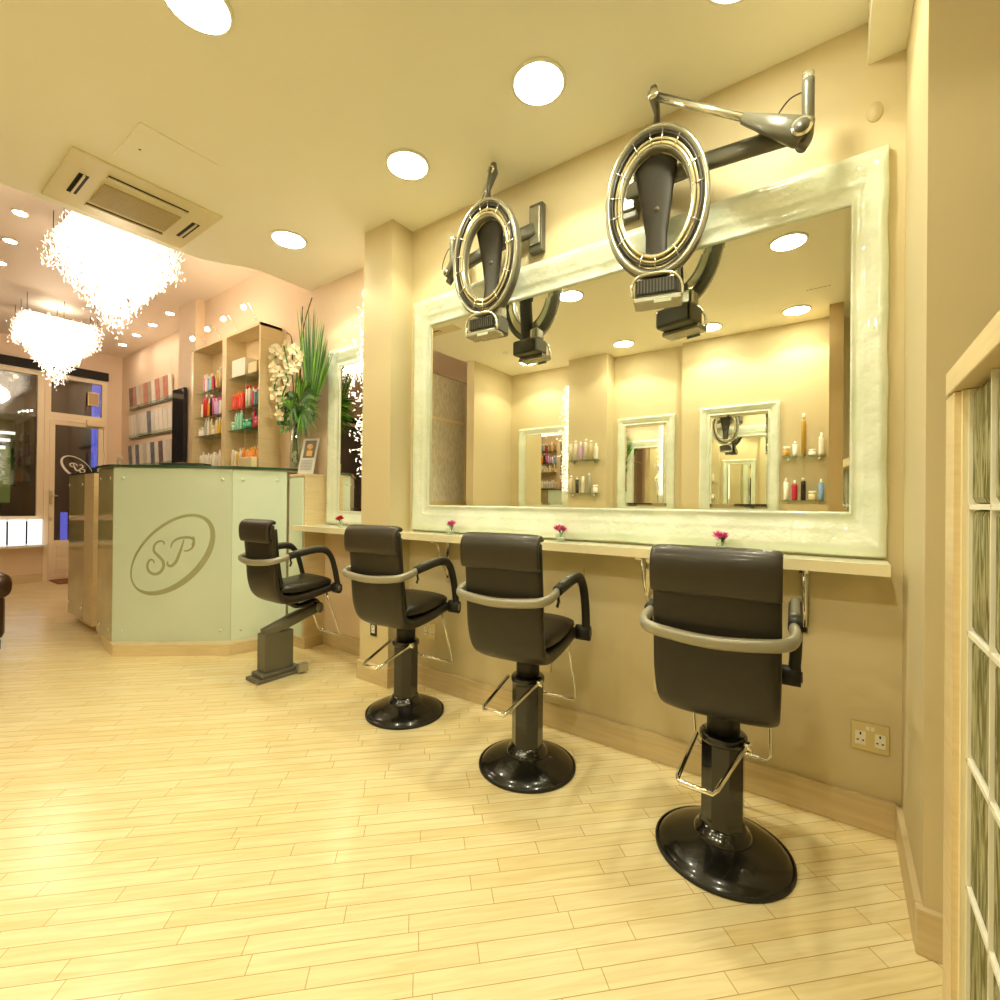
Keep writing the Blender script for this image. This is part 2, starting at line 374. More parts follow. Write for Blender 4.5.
lf.box(XF+.02, XF+.03, 1.52, 1.88, .12, .25, J).box(XF+.02, XF+.03, 1.52, 1.88, .29, .42, J)
MBl = lf.build('door_leaf', d1, bevel=.004)
MB().box(XF-.004, XF+.004, 1.49, 1.91, .48, 1.88, 'glass_clear').build('pane', d1)
MB().box(XF+.03, XF+.05, 1.452, 1.475, .92, 1.08, 'steel').cyl((XF+.06, 1.46, 1.02), (XF+.06, 1.52, 1.02), .008, 'steel').build('door_handle', d1)
MB().box(XF+.03, XF+.045, 1.455, 1.475, .72, .76, 'steel').build('lock', d1)
MB().box(XF+.03, XF+.08, 1.78, 1.95, 1.90, 1.97, 'cream').box(XF+.05, XF+.06, 1.6, 1.80, 1.925, 1.935, 'steel').build('door_closer', d1)
tag(MB().box(XF+.04, XF+.42, 1.46, 1.95, 0, .012, mat('coir', lin(150, 96, 60), .9)).build('doormat'), 'brown doormat inside the glazed shop door', 'doormat')
tag(MB().box(XF+.035, XF+.05, 1.79, 1.90, 2.16, 2.33, 'cream').box(XF+.05, XF+.056, 1.80, 1.89, 2.175, 2.315, 'wall_dark').build('paper_notice', bevel=.002), 'square cream notice hung in the transom window', 'notice')

# window display: white boards under the big pane, glowing by themselves
for a, b, wh in [(1.262, 1.385, 'nearest the glazed door'), (1.105, 1.245, 'second from the glazed door'), (.945, 1.088, 'third from the glazed door'), (.785, .928, 'farthest from the glazed door')]:
    tag(MB().box(XF+.06, XF+.075, a, b, .447, .74, 'board_glow').build('display_board'), 'glowing white display board on the window ledge, '+wh, 'display board', 'display boards on the window ledge')
# street outside
struct(MB().box(-30, XF-.12, -14, 14, -.12, -.05, 'road').build('street_ground'))
bld = thing('shop_building', 'dark building across the street with lit strips inside', 'building', (-12, 0, 0))
MB().box(-3, 0, -9, 9, -.1, 5.5, 'shopf').build('facade', bld)
MB().box(0, .02, .6, 1.75, .9, 1.9, 'green_dim').build('shop_interior', bld, 'dim green lit interior')
for k in range(4): MB().box(.03, .05, 1.35+k*.06, 1.62+k*.06, 1.72+.13*k, 1.77+.13*k, 'strip').build('light_strip', bld)
MB().box(.03, .05, 2.86, 3.0, 1.6, 3.3, 'blue_lit').build('curtain', bld, 'blue lit curtain')
MB().box(.03, .05, 1.0, 1.75, .58, .66, 'blue_lit').build('blue_panel', bld, 'blue lit panel')
MB().box(.03, .05, 2.42, 2.52, .1, .72, 'blue_lit').build('blue_panel', bld, 'narrow blue lit panel')
MB().ball((.1, 1.05, 1.42), .05, 'lamp').build('lamp', bld)

# ================================================================ CEILING UNITS
ac = thing('ceiling_air_conditioner', 'square cream ceiling cassette air conditioner at the edge of the dropped ceiling', 'air conditioner', (-2.955, .87, H1))
ac.scale = (.95, .93, 1)
MB().box(-.285, .285, -.33, .33, -.012, .0, 'acp').build('panel', ac, bevel=.004)
g = MB().box(-.13, .10, -.165, .185, -.019, -.012, 'acg')
for k in range(14): g.box(-.125+k*.0165, -.118+k*.0165, -.16, .18, -.022, -.019, 'acg')
g.build('grille', ac, 'ribbed tan return grille')
for (x0, x1, y0, y1) in ((.16, .195, -.17, .19), (-.13, .10, -.262, -.222), (-.13, .10, .245, .285), (-.205, -.17, -.17, .19)):
    sl = MB().box(x0, x1, y0, y1, -.0135, -.012, 'dark').build('outlet_slot', ac)
    if x1-x0 < y1-y0: MB().box((x0+x1)/2-.004, (x0+x1)/2+.005, y0, y1, -.020, -.0135, 'acp').build('louvre', sl)
    else: MB().box(x0, x1, (y0+y1)/2-.004, (y0+y1)/2+.005, -.020, -.0135, 'acp').build('louvre', sl)
h = MB().box(-.16, .16, -.15, .15, -.005, 0, 'ceil').box(-.02, -.012, -.1, -.092, -.007, -.005, 'dark')
o = h.build('ceiling_hatch', bevel=.002); o.location = (-2.45, .835, H1)
tag(o, 'plain cream access hatch beside the air conditioner', 'hatch')
o = MB().box(-.07, .07, -.06, .06, -.006, 0, 'ceil').build('ceiling_hatch'); o.location = (-.12, -.3, H1)
tag(o, 'small pale ceiling hatch reflected at the right of the mirror', 'hatch')
o = MB().lathe([(.0, -.022), (.022, -.02), (.03, -.008), (.03, 0)], 'white').build('smoke_detector'); o.location = (-2.75, -.2, H1)
tag(o, 'small round smoke detector reflected near the mirror top', 'smoke detector')

def downlight(loc, r, key, label, group):
    t = thing('downlight', label, 'ceiling light', loc, 0, group)
    MB().lathe([(r, 0), (r*1.12, -.001), (r*1.12, -.008), (r, -.010), (r, 0)], 'white', n=32, cap=False).build('trim_ring', t)
    if r > .05:
        l = bpy.data.lights.new('downlight_beam', 'SPOT'); l.energy = SPOT_W; l.color = LAMP_MAIN; l.spot_size = math.radians(128); l.spot_blend = .22; l.shadow_soft_size = .05
        q = bpy.data.objects.new('downlight_beam', l); COL.objects.link(q); q.location = (loc[0], loc[1], loc[2]-.02)
    MB().lathe([(0, -.009), (r*.98, -.009), (r*.98, -.006), (0, -.006)], key, n=32).build('lamp_disc', t)
    return t
main = [(-1.60, .62, 'round recessed downlight cut off by the top left of the photo'),
        (-.886, 1.45, 'round recessed downlight left of the larger hood dryer'),
        (-1.582, 1.47, 'round recessed downlight above the smaller hood dryer'),
        (-2.60, 1.50, 'round recessed downlight nearest the far mirror alcove'),
        (-.236, 1.46, 'round recessed downlight cut off by the photo top, above the larger dryer'),
        (-2.73, -.60, 'round recessed downlight reflected below the smaller hood dryer'),
        (-1.66, -.60, 'round recessed downlight reflected above the opposite column'),
        (-.90, -.60, 'round recessed downlight reflected just behind the larger dryer'),
        (-.27, -.60, 'round recessed downlight reflected beside the tan post'),
        (-.24, .55, 'round recessed downlight reflected large at the mirror top right')]
for x, y, lb in main: downlight((x, y, H1), .088, 'down', lb, 'large round downlights')
small = [(-5.378, .712), (-4.858, .691), (-4.327, .659), (-7.0, 1.95), (-6.46, 1.93), (-5.93, 1.91), (-5.42, 1.89)]
nm = ['leftmost of the three spotlights near the first chandelier', 'middle of the three spotlights left of the first chandelier', 'topmost of the three spotlights left of the first chandelier',
      'spotlight farthest along the row above the magazine rack', 'second farthest spotlight in the row above the magazine rack', 'third farthest spotlight in the row above the magazine rack', 'nearest spotlight in the row above the magazine rack']
for i, (x, y) in enumerate(small):
    downlight((x, y, H2), .035, 'down2', 'small recessed '+(nm[i] if i < 7 else 'spotlight on the hidden side of the front ceiling'), 'small front spotlights')

# ================================================================ CHANDELIERS
def chandelier(loc, label, seed):
    rnd = random.Random(seed)
    t = thing('crystal_chandelier', label, 'chandelier', loc, 0, 'crystal chandeliers')
    MB().box(-.27, .27, -.27, .27, .0, .012, 'silver_lt').build('top_plate', t)
    wires = MB()
    for x in (-.25, 0, .25):
        for y in (-.25, 0, .25): wires.cyl((x, y, .01), (x, y, H2-loc[2]), .0022, 'dark', 6)
    wires.build('hanging_wires', t)
    for x, y in ((-.15, -.15), (.15, -.15), (-.15, .15), (.15, .15)): MB().ball((x, y, -.05), .03, M_['lamp']).build('bulb', t)
    c = MB()
    def shard(p, d, L, r):
        d = Vector(d).normalized(); a = d.orthogonal().normalized(); b = d.cross(a); p = Vector(p)
        vs = [p-d*L, p+d*L]+[p+a*r, p+b*r, p-a*r, p-b*r]
        c.add(vs, [(0, 3, 2), (0, 4, 3), (0, 5, 4), (0, 2, 5), (1, 2, 3), (1, 3, 4), (1, 4, 5), (1, 5, 2)], 'crystal')
    for k in range(620):
        x, y = rnd.uniform(-.29, .29), rnd.uniform(-.29, .29)
        q = max(abs(x), abs(y))/.29
        dep = .20+.46*max(0, 1-q*1.2)*(.75+.25*rnd.random())
        z = rnd.uniform(-.03, .02)
        while z > -dep:
            shard((x+rnd.gauss(0, .011), y+rnd.gauss(0, .011), z), (rnd.gauss(0, .6), rnd.gauss(0, .6), 1), rnd.uniform(.009, .019), rnd.uniform(.0022, .0042))
            z -= rnd.uniform(.028, .05)
    c.build('crystal_strands', t, kind='stuff')
    return t
ch = [(-3.87, 1.03, 2.66), (-6.2, 1.21, 2.68)]
chandelier(ch[0], 'large brightly lit crystal chandelier nearer the camera, behind the ceiling step', 3)
chandelier(ch[1], 'brightly lit crystal chandelier farther away, in front of the shop window', 5)
for i, (x, y, z) in enumerate(ch):
    for dz, pw in ((-.30, 8), (.10, 2)):
        l = bpy.data.lights.new('chandelier_bulb', 'POINT'); l.energy = pw; l.color = LAMP_FRONT; l.shadow_soft_size = .12
        o = bpy.data.objects.new('chandelier_bulb', l); COL.objects.link(o); o.location = (x, y, z+dz)

# ================================================================ MIRRORS
def mirror(name, label, xl, xr, zt, zb, il, ir, jt, jb, y, front=-1, group=None, depth=.035, wave=.0022, seed=1):
    """cast glass frame lofted from a mitred profile; front = direction the glass faces on Y"""
    t = thing(name, label, 'mirror', ((xl+xr)/2, y, zb), 0, group)
    cx = (xl+xr)/2
    prof = [(0, .10), (.02, .38), (.07, .46), (.10, .34), (.2, .36), (.33, .44), (.36, .56), (.42, .58), (.55, .74), (.72, .95), (.80, 1.0), (.86, .92), (.92, .80), (.97, .70), (1.0, .45), (1.0, .0)]
    rnd = random.Random(seed); ph = [rnd.uniform(0, 6) for _ in range(8)]
    mb = MB(); NS = 28; ring = []
    for u, dd in prof:
        xa, xb = il+(xl-il)*u, ir+(xr-ir)*u; za, zb2 = jb+(zb-jb)*u, jt+(zt-jt)*u
        loop = []
        def wv(s, k): return wave*u*(math.sin(s*23+ph[k])*.6+math.sin(s*41+ph[k+4])*.4) if 0 < u else 0
        for k in range(NS): f = k/NS; loop.append((xa+(xb-xa)*f, za+wv(f, 0)*min(1, 8*f, 8*(1-f))))
        for k in range(NS): f = k/NS; loop.append((xb+wv(f, 1)*min(1, 8*f, 8*(1-f)), za+(zb2-za)*f))
        for k in range(NS): f = k/NS; loop.append((xb+(xa-xb)*f, zb2+wv(f, 2)*.4*min(1, 8*f, 8*(1-f))))
        for k in range(NS): f = k/NS; loop.append((xa+wv(f, 3)*min(1, 8*f, 8*(1-f)), zb2+(za-zb2)*f))
        ring.append([(x-cx, front*dd*depth, z-zb) for x, z in loop])
    n = len(ring[0]); vs = [p for r in ring for p in r]; fs = []
    for i in range(len(ring)-1):
        for j in range(n): fs.append((i*n+j, i*n+(j+1) % n, (i+1)*n+(j+1) % n, (i+1)*n+j))
    mb.add(vs, fs, 'frame', True); mb.build('frame', t)
    b = .016; bb = .03; y0 = front*.0055; y1 = front*.0065
    A = [(il-cx, y0, jb-zb), (ir-cx, y0, jb-zb), (ir-cx, y0, jt-zb), (il-cx, y0, jt-zb)]
    B = [(il+b-cx, y1, jb+bb*.7-zb), (ir-b-cx, y1, jb+bb*.7-zb), (ir-b-cx, y1, jt-bb*.7-zb), (il+b-cx, y1, jt-bb*.7-zb)]
    MB().add(B, [(0, 1, 2, 3)], 'mirror').build('glass', t)
    MB().add(A+B, [(i, (i+1) % 4, 4+(i+1) % 4, 4+i) for i in range(4)], 'bevel').build('bevelled_edge', t)
    return t
mirror('wall_mirror', 'huge wide mirror in a pale cast glass frame above the styling shelf', -1.919, .1215, 2.10, .8417, -1.798, .028, 1.948, .981, W-.001, depth=.032)
mirror('wall_mirror', 'narrow tall mirror in the alcove behind the column', -2.87, -2.22, 2.03, .842, -2.735, -2.33, 1.90, .93, 1.964, depth=.028, seed=4)
G = 'small framed mirrors on the opposite wall'
mirror('wall_mirror', 'framed mirror across the room showing shelves of red bottles', -3.08, -2.40, 1.86, .60, -2.98, -2.50, 1.78, .70, YB+.001, 1, G, .025, seed=6)
mirror('wall_mirror', 'framed mirror across the room showing green palm leaves', -1.86, -1.28, 1.87, .60, -1.77, -1.36, 1.79, .70, YB+.001, 1, G, .025, seed=7)
mirror('wall_mirror', 'framed mirror across the room showing a hood dryer', -1.04, -.40, 1.88, .60, -.95, -.49, 1.80, .70, -.899, 1, G, .025, seed=8)

# ================================================================ STYLING SHELVES
def shelf(x0, x1, y0, y1, label):
    t = thing('styling_shelf', label, 'shelf', (x0, y0, .8))
    L = x1-x0; D = y1-y0
    MB().box(0, L, .004, D, .0, .0335, 'shelf_top').build('shelf_board', t)
    MB().box(0, L, .0, .004, .0, .0335, 'edge').build('edge_strip', t, 'maple front edge')
    return t
shelf(-1.953, .122, 1.717, 1.858, 'long white styling shelf with a maple edge under the big mirror')
shelf(-2.898, -2.192, 1.717, 1.963, 'short styling shelf in the alcove under the narrow mirror')

def bracket(x, label):
    t = thing('folding_bracket', label, 'bracket', (x, W, .8), 0, 'chrome shelf brackets')
    MB().box(-.009, .009, -.008, 0, -.22, -.0, 'chrome').build('wall_plate', t)
    MB().box(-.012, .012, -.125, -.008, -.010, -.001, 'chrome').build('top_arm', t)
    MB().sweep([(0, -.01, -.20), (0, -.045, -.13), (0, -.09, -.012)], .006, .003, 'chrome', 8).build('brace', t)
    return t
bracket(-1.66, 'white metal bracket under the shelf above the steel socket')
bracket(-.605, 'chrome bracket under the shelf beside the nearest chair, left side')
bracket(-.085, 'chrome bracket under the shelf at the right end')
h = thing('wall_hook', 'small chrome hook on the wall between the nearest two chairs', 'hook', (-.894, W, .70))
MB().box(-.012, .012, -.004, 0, -.02, .02, 'steel').build('plate', h)
MB().sweep(smooth_path([(0, -.004, .008), (0, -.02, .0), (0, -.025, -.012), (0, -.016, -.022)], 4), .004, None, 'chrome', 8).build('hook_arm', h)

def socket(loc, n, face, label, w_=.062, dark=False, hh=.086, rz=0, blank=False):
    t = thing('wall_socket', label, 'socket', loc, rz)
    wd = .093 if n == 2 else w_
    MB().box(-wd/2, wd/2, -.006, 0, -hh/2, hh/2, face).build('face_plate', t, bevel=.0015)
    if not blank:
        for k in range(n):
            cx = (-.024, .024)[k] if n == 2 else 0
            MB().box(cx-.013, cx+.013, -.008, -.006, -.026, .016, 'white').build('outlet', t)
            p = MB().box(cx-.002, cx+.002, -.0088, -.008, .004, .012, 'dark')
            p.box(cx-.009, cx-.004, -.0088, -.008, -.014, -.010, 'dark').box(cx+.004, cx+.009, -.0088, -.008, -.014, -.010, 'dark')
            p.build('pin_holes', t)
            MB().box(cx-.004 if n == 1 else (.002 if k else -.010), cx+.004 if n == 1 else (.010 if k else -.002), -.010, -.006, .022, .034, 'white').build('switch', t)
    return t
socket((.085, W, .285), 2, 'steel', 'brass double socket on the wall at the right')
socket((-1.79, W, .30), 2, 'steel', 'steel double socket behind the second chair')
socket((-.535, W, .31), 2, 'cream', 'pale wall box mostly hidden behind the nearest chair', blank=True)
socket((-1.085, W, .28), 2, 'cream', 'pale wall box mostly hidden behind the third chair', blank=True)
socket((-2.07, 1.713, .30), 1, 'dryer_dark', 'black socket plate at the foot of the column', w_=.05)
o = MB().lathe([(0, .003), (.03, .003), (.031, 0)], 'wall', n=32, sx=.67).xf(Matrix.Rotation(PI/2, 4, 'X')).build('blank_cover'); o.location = (.086, W, 2.224)
tag(o, 'round painted blanking plate on the wall above the mirror corner', 'cover plate')

# ================================================================ FLOWER POTS
def petals(mb, c, n, r, m, rnd, z0=.2, w_=.28):
    for k in range(n):
        a = rnd.uniform(0, 2*PI); e = rnd.uniform(z0, 1.2)
        d = Vector((math.cos(a)*math.cos(e), math.sin(a)*math.cos(e), math.sin(e)))
        sd = d.cross(Vector((0, 0, 1))).normalized()*r*w_*.5; c = Vector(c)
        mb.add([c, c+d*r*.6+sd, c+d*r, c+d*r*.6-sd], [(0, 1, 2, 3)], m)
def pot(loc, label, key, seed):
    rnd = random.Random(seed)
    t = thing('flower_pot', label, 'flower pot', loc)
    MB().lathe([(.014, 0), (.019, .004), (.021, .034), (.020, .034), (.017, .006), (0, .006)], 'glass_vase', n=16).lathe([(.0, .007), (.016, .008), (.018, .02), (0, .022)], 'frost2', n=12).build('glass_cup', t)
    f = MB()
    for q in range(3):
        petals(f, (rnd.uniform(-.013, .013), rnd.uniform(-.01, .01), .044+q*.003), 30, .030, key, rnd)
    f.build('blossom', t)
    s = MB()
    for q in range(3): s.cyl((0, 0, .015), (rnd.uniform(-.01, .01), rnd.uniform(-.01, .01), .05), .0015, 'green', 6)
    petals(s, (0, 0, .035), 6, .03, 'green', rnd); s.build('stem', t)
    return t
pot((-.325, 1.775, .8335), 'tiny pink flower in a glass cup behind the nearest chair', 'pink', 1)
pot((-.955, 1.775, .8335), 'tiny magenta flower in a glass cup beside the third chair back', 'pink', 2)
pot((-1.572, 1.775, .8335), 'tiny pink flower in a glass cup between the second and third chairs', 'pink', 3)
pot((-2.47, 1.775, .8335), 'tiny red flower in a glass cup on the alcove shelf', 'red', 4)

# ================================================================ SALON CHAIRS
K = 2/3      # plan scale of the whole place
def chair_upper(t):
    T = Matrix.Diagonal((K, K, 1, 1))
    prof = [(-.325, .865), (-.318, .80), (-.305, .72), (-.295, .64), (-.288, .58), (-.272, .522), (-.238, .480), (-.175, .458), (-.08, .456), (.02, .462), (.12, .474), (.20, .484), (.245, .490)]
    P = smooth_path([(0, y, z) for y, z in prof], 4)
    n = len(P)
    wd = [.226]*n
    for i in range(n):
        f = i/(n-1)
        wd[i] = .224 if f < .35 else (.224-.012*min(1, (f-.35)*3))
    wd[0] = .218; wd[-1] = .19; wd[-2] = .21
    th = [.030]*n; th[0] = .018; th[-1] = .012; th[-2] = .02
    s = MB().sweep([(p.x, p.y, p.z) for p in P], th, wd, 'leather', 28, 3.6, up=(1, 0, 0))
    s.xf(T); s.build('seat_shell', t)
    # back cushion (front side) and its seams
    Pb = smooth_path([(0, -.285, .84), (0, -.27, .72), (0, -.245, .60), (0, -.225, .53)], 4)
    MB().sweep(Pb, .028, .20, 'leather', 20, 3.2, up=(1, 0, 0)).xf(T).build('back_cushion', t)
    # rolled head cushion folded over the top
    s = MB()
    prof = smooth_path([(0, -.350, .775), (0, -.362, .80), (0, -.366, .84), (0, -.358, .864), (0, -.340, .877), (0, -.318, .881), (0, -.302, .876)], 4)
    th = [.008]+[.013]*(len(prof)-2)+[.010]
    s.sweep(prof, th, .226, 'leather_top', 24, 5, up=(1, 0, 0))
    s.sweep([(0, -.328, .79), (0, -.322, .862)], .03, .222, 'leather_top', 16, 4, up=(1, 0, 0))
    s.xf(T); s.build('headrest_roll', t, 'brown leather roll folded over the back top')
    # seat cushion
    s = MB()
    Ps = [(0, -.235, .505), (0, -.20, .513), (0, -.1, .510), (0, 0, .512), (0, .1, .519), (0, .18, .525), (0, .225, .522), (0, .245, .512)]
    s.sweep(Ps, [.012, .03, .034, .034, .034, .032, .024, .012], [.19, .205, .21, .21, .208, .205, .195, .17], 'leather', 24, 3.2, up=(1, 0, 0))
    s.xf(T); s.build('seat_cushion', t)
    # tube behind the back
    bar = smooth_path([(-.258, -.20, .698), (-.264, -.29, .686), (-.232, -.352, .676), (-.12, -.378, .668), (.0, -.384, .664), (.12, -.378, .668), (.232, -.352, .676), (.264, -.29, .686), (.258, -.20, .698)], 5)
    MB().sweep(bar, .0185, .0165, 'grey_tube', 14).xf(Matrix.Diagonal((K, K, 1, 1))).build('back_bar', t, 'grey curved tube behind the back')
    for sx in (-1, 1):
        arm = smooth_path([(sx*.262, -.215, .700), (sx*.262, -.10, .712), (sx*.262, .03, .722), (sx*.264, .12, .712), (sx*.266, .175, .670), (sx*.266, .21, .60), (sx*.262, .235, .535), (sx*.258, .25, .500)], 4)
        n = len(arm)
        a = MB().sweep(arm, [.024]*n, [.018]*n, 'black_rubber', 12, 2.6).xf(T).build('armrest', t)
        top = [(p.x, p.y, p.z+.0165) for p in arm[2:14]]
        MB().sweep(top, [.017]*len(top), [.006]*len(top), 'grey_cast', 10).xf(T).build('arm_pad', a)
        MB().cyl((sx*.20, .245, .488), (sx*.285, .245, .488), .030, 'black_rubber', 16).cyl((sx*.285, .245, .488), (sx*.292, .245, .488), .016, 'grey_cast', 12).xf(T).build('arm_hinge', t)
        MB().sweep([(sx*.262, -.20, .690), (sx*.262, -.19, .662), (sx*.258, -.20, .645)], .008, None, 'black_metal', 8).xf(T).build('adjusting_lever', t)
    fr = [(-.165, .20, .455), (-.168, .335, .205), (-.15, .355, .185), (.15, .355, .185), (.168, .335, .205), (.165, .20, .455)]
    MB().sweep(fr, .0085, .0075, 'chrome', 10).xf(T).build('footrest', t)
def round_chair(label, loc, rz=0):
    t = thing('salon_chair', label, 'salon chair', loc, rz, 'black leather styling chairs')
    T = Matrix.Diagonal((K, K, 1, 1))
    chair_upper(t)
    MB().lathe([(0, .055), (.10, .058), (.115, .055), (.18, .042), (.23, .028), (.255, .018), (.262, .012), (.268, .011), (.270, .0), (.0, .0)][::-1], 'black_base', n=56).xf(T).build('base_disc', t)
    MB().lathe([(.266, .0), (.275, .002), (.275, .012), (.267, .0135)], 'black_rubber', n=56, cap=False).xf(T).build('base_rim', t)
    MB().lathe([(.118, .05), (.118, .058), (.108, .068), (.096, .074), (.09, .085)], 'black_metal', n=32).xf(T).build('base_collar', t)
    m = MB().lathe([(.092, .07), (.088, .10), (.088, .325), (.0, .325)], 'black_metal', n=8, smooth=False, rot=PI/8)
    m.lathe([(.080, .315), (.096, .322), (.096, .340), (.082, .346), (0, .346)], 'black_metal', n=24).xf(T).build('pump_column', t, bevel=.004)
    MB().lathe([(.066, .34), (.066, .425), (.05, .432), (0, .432)], 'black_rubber', n=24).box(-.12, .12, -.12, .12, .430, .446, 'black_metal').xf(T).build('piston', t)
    ped = [(-.10, -.05, .335), (-.135, -.26, .268), (-.125, -.28, .262), (.0, -.29, .262), (.012, -.27, .268), (.095, -.06, .335)]
    MB().sweep(ped, .0095, .0075, 'chrome', 10).cyl((.085, -.06, .335), (.115, -.06, .335), .014, 'chrome', 10).xf(T).build('pump_pedal', t)
    return t
round_chair('black leather salon chair nearest the camera, on a round black base', (-.266, 1.492, 0), 0.06)
round_chair('black leather salon chair second nearest, in front of the middle of the big mirror', (-.958, 1.532, 0), 0.11)
round_chair('black leather salon chair on a round base, standing in front of the column', (-1.664, 1.568, 0), 0.10)
t = thing('salon_chair', 'farthest salon chair, on a grey boxy pedestal beside the reception counter', 'salon chair', (-2.545, 1.53, 0), 0, 'black leather styling chairs')
chair_upper(t); T = Matrix.Diagonal((K, K, 1, 1))
MB().box(-.17, .03, -.33, .08, 0, .022, 'grey_cast').box(-.155, .015, -.29, .05, .022, .045, 'grey_cast').xf(T).build('foot', t, bevel=.006)
MB().box(-.13, -.01, -.255, .0, .045, .255, 'grey_cast').xf(T).build('pedestal_box', t, bevel=.004)
a = MB().sweep([(-.07, -.24, .255), (-.04, -.02, .305), (0, .22, .362)], [.05, .05, .055], [.026, .034, .03], 'grey_cast', 12, 4).cyl((-.06, .21, .360), (.06, .21, .360), .032, 'grey_cast', 16).xf(T)
a.build('lift_arm', t)
MB().sweep(smooth_path([(0, .22, .375), (0, .18, .405), (0, .10, .39), (0, 0, .39), (0, -.05, .41)], 4), .05, .014, 'black_metal', 12, 3).cyl((0, 0, .39), (0, 0, .446), .03, 'black_metal').xf(T).build('swivel_bracket', t)
MB().box(.03, .08, .0, .09, .012, .06, 'silver').xf(T).build('foot_switch', t, 'small silver pedal', bevel=.004)

# ================================================================ HOOD DRYERS
def dryer(label, C, mount, elbow, joint, yaw, sz, hz=1.0):
    """C ring centre; mount on the wall; elbow; joint above the ring; yaw of the ring's facing (about Z)"""
    t = thing('hood_dryer', label, 'hood dryer', mount, 0, 'ring hood dryers on swing arms')
    O = Vector(mount); C = Vector(C)-O; E = Vector(elbow)-O; Jn = Vector(joint)-O
    Rz = Matrix.Rotation(yaw, 4, 'Z')
    def L(x, y, z): return C+(Rz @ Vector((x*sz, y*(.55 if y > .03 else 1), z*sz)))     # x right, y away from the room, z up
    MB().box(-.035, .035, -.035, 0, -.10, .12, 'dryer_grey').box(-.028, .028, -.045, -.035, -.07, .10, 'silver').build('wall_bracket', t, bevel=.008)
    MB().sweep([Vector((0, -.04, .0)), (E+Vector((0, -.04, 0)))*.5+Vector((0, -.005, 0)), E+Vector((0, 0, -.02))], [.020, .020, .020], [.030, .030, .030], 'dryer_grey', 16, 2.6).build('lower_arm', t)
    pp = smooth_path([E+Vector((0, 0, .13)), E+Vector((0, 0, .06)), E+Vector((0, 0, -.01)), E+Vector((-.004, -.004, -.05)), E+Vector((-.018, -.012, -.078))], 4)
    MB().sweep(pp, .017, .017, 'dryer_grey', 16, up=(0, 1, 0)).cyl(E+Vector((0, 0, .12)), E+Vector((0, 0, .15)), .0165, 'silver_lt', 16).build('elbow_post', t)
    # cone housing + bright tube to the joint
    d = (Jn-E); c0 = E+Vector((-.015, -.02, -.035)); m1 = c0+(Jn-c0)*.36
    MB().sweep([c0-(Jn-c0).normalized()*.015, c0, m1], [.022*hz, .026*hz, .014], [.040*hz, .045*hz, .016], 'dryer_grey', 16, 2.4).build('arm_housing', t)
    sd = (Jn-c0).cross(Vector((0, 0, 1))).normalized()
    if sd.y > 0: sd = -sd
    MB().cyl(c0+sd*.024*hz, c0+sd*.031*hz, .028*hz, 'silver_lt', 24).cyl(c0+sd*.031*hz, c0+sd*.033*hz, .021*hz, 'dryer_grey', 24).build('pivot_cap', t)
    MB().cyl(m1, Jn, .0105, 'silver_lt', 14).build('upper_arm', t, 'bright silver tube')
    MB().sweep([m1+Vector((0, .012, .012)), Jn+Vector((.0, .012, .016))], [.005, .005], [.012, .012], 'dryer_grey', 10).build('arm_cover', t)
    # joint bracket down to ring top
    MB().sweep([Jn+Vector((0, 0, .035)), Jn, L(.0, .01, .29), L(.0, .012, .235)], [.012, .016, .010, .012], [.012, .024, .012, .014], 'dryer_grey', 12, 2.6, up=(0, 1, 0)).build('hanger', t)
    MB().cyl(Jn+sd*.012, Jn+sd*.020, .018, 'silver_lt', 20).build('joint_cap', t)
    # cable
    MB().sweep(smooth_path([E+Vector((0, .0, .10)), E+Vector((-.05, .02, .11)), E+Vector((-.09, .03, .07)), E+Vector((-.10, .03, .03))], 5), .0025, None, 'black_rubber', 6).build('cable', t)
    # the ring: tyre shaped shell, open towards the room
    A, B = .158, .245
    def ringtube(a, b, r, y, m, nn=10, ry=None):
        r = r*sz; ry = ry*sz if ry else None
        pts = [L(a*math.cos(2*PI*k/56), y, b*math.sin(2*PI*k/56)) for k in range(56)]
        return MB().sweep(pts, r, ry or r, m, nn, up=tuple(Rz @ Vector((0, 1, 0))), closed=True)
    ringtube(A-.013, B-.018, .015, .008, 'dryer_grey', 16, .026).build('ring_shell', t)
    ringtube(A-.008, B-.012, .008, -.016, 'silver', 12, .008).build('ring_edge', t, 'bright outer edge of the ring')
    ringtube(A-.050, B-.072, .006, .004, 'silver', 10, .020).build('inner_rim', t)
    ringtube(A-.045, B-.066, .0045, -.018, 'tube_clear').build('heating_tube', t)
    ringtube(A-.034, B-.050, .0045, -.014, 'tube_clear').build('heating_tube', t)
    ringtube(A-.024, B-.036, .0035, -.020, 'dryer_dark').build('heating_tube', t)
    bk = MB()
    for k in range(56):
        a0, a1 = 2*PI*k/56, 2*PI*(k+1)/56
        q = lambda a, u, y: L((A-.015-u*.04)*math.cos(a), y, (B-.02-u*.058)*math.sin(a))
        bk.add([q(a0, 0, .012), q(a1, 0, .012), q(a1, 1, .016), q(a0, 1, .016), q(a0, 0, .020), q(a1, 0, .020), q(a1, 1, .022), q(a0, 1, .022)], [(0, 1, 2, 3), (7, 6, 5, 4)], 'tube_clear', True)
    bk.build('reflector', t)
    for ang in (8, 28, 60, 82, 98, 120, 150, 172, 190, 215, 250, 270, 300, 335):
        a = math.radians(ang)
        MB().cyl(L((A-.016)*math.cos(a), -.022, (B-.022)*math.sin(a)), L((A-.052)*math.cos(a), -.022, (B-.072)*math.sin(a)), .0022, 'silver_lt', 6).build('tube_clip', t)
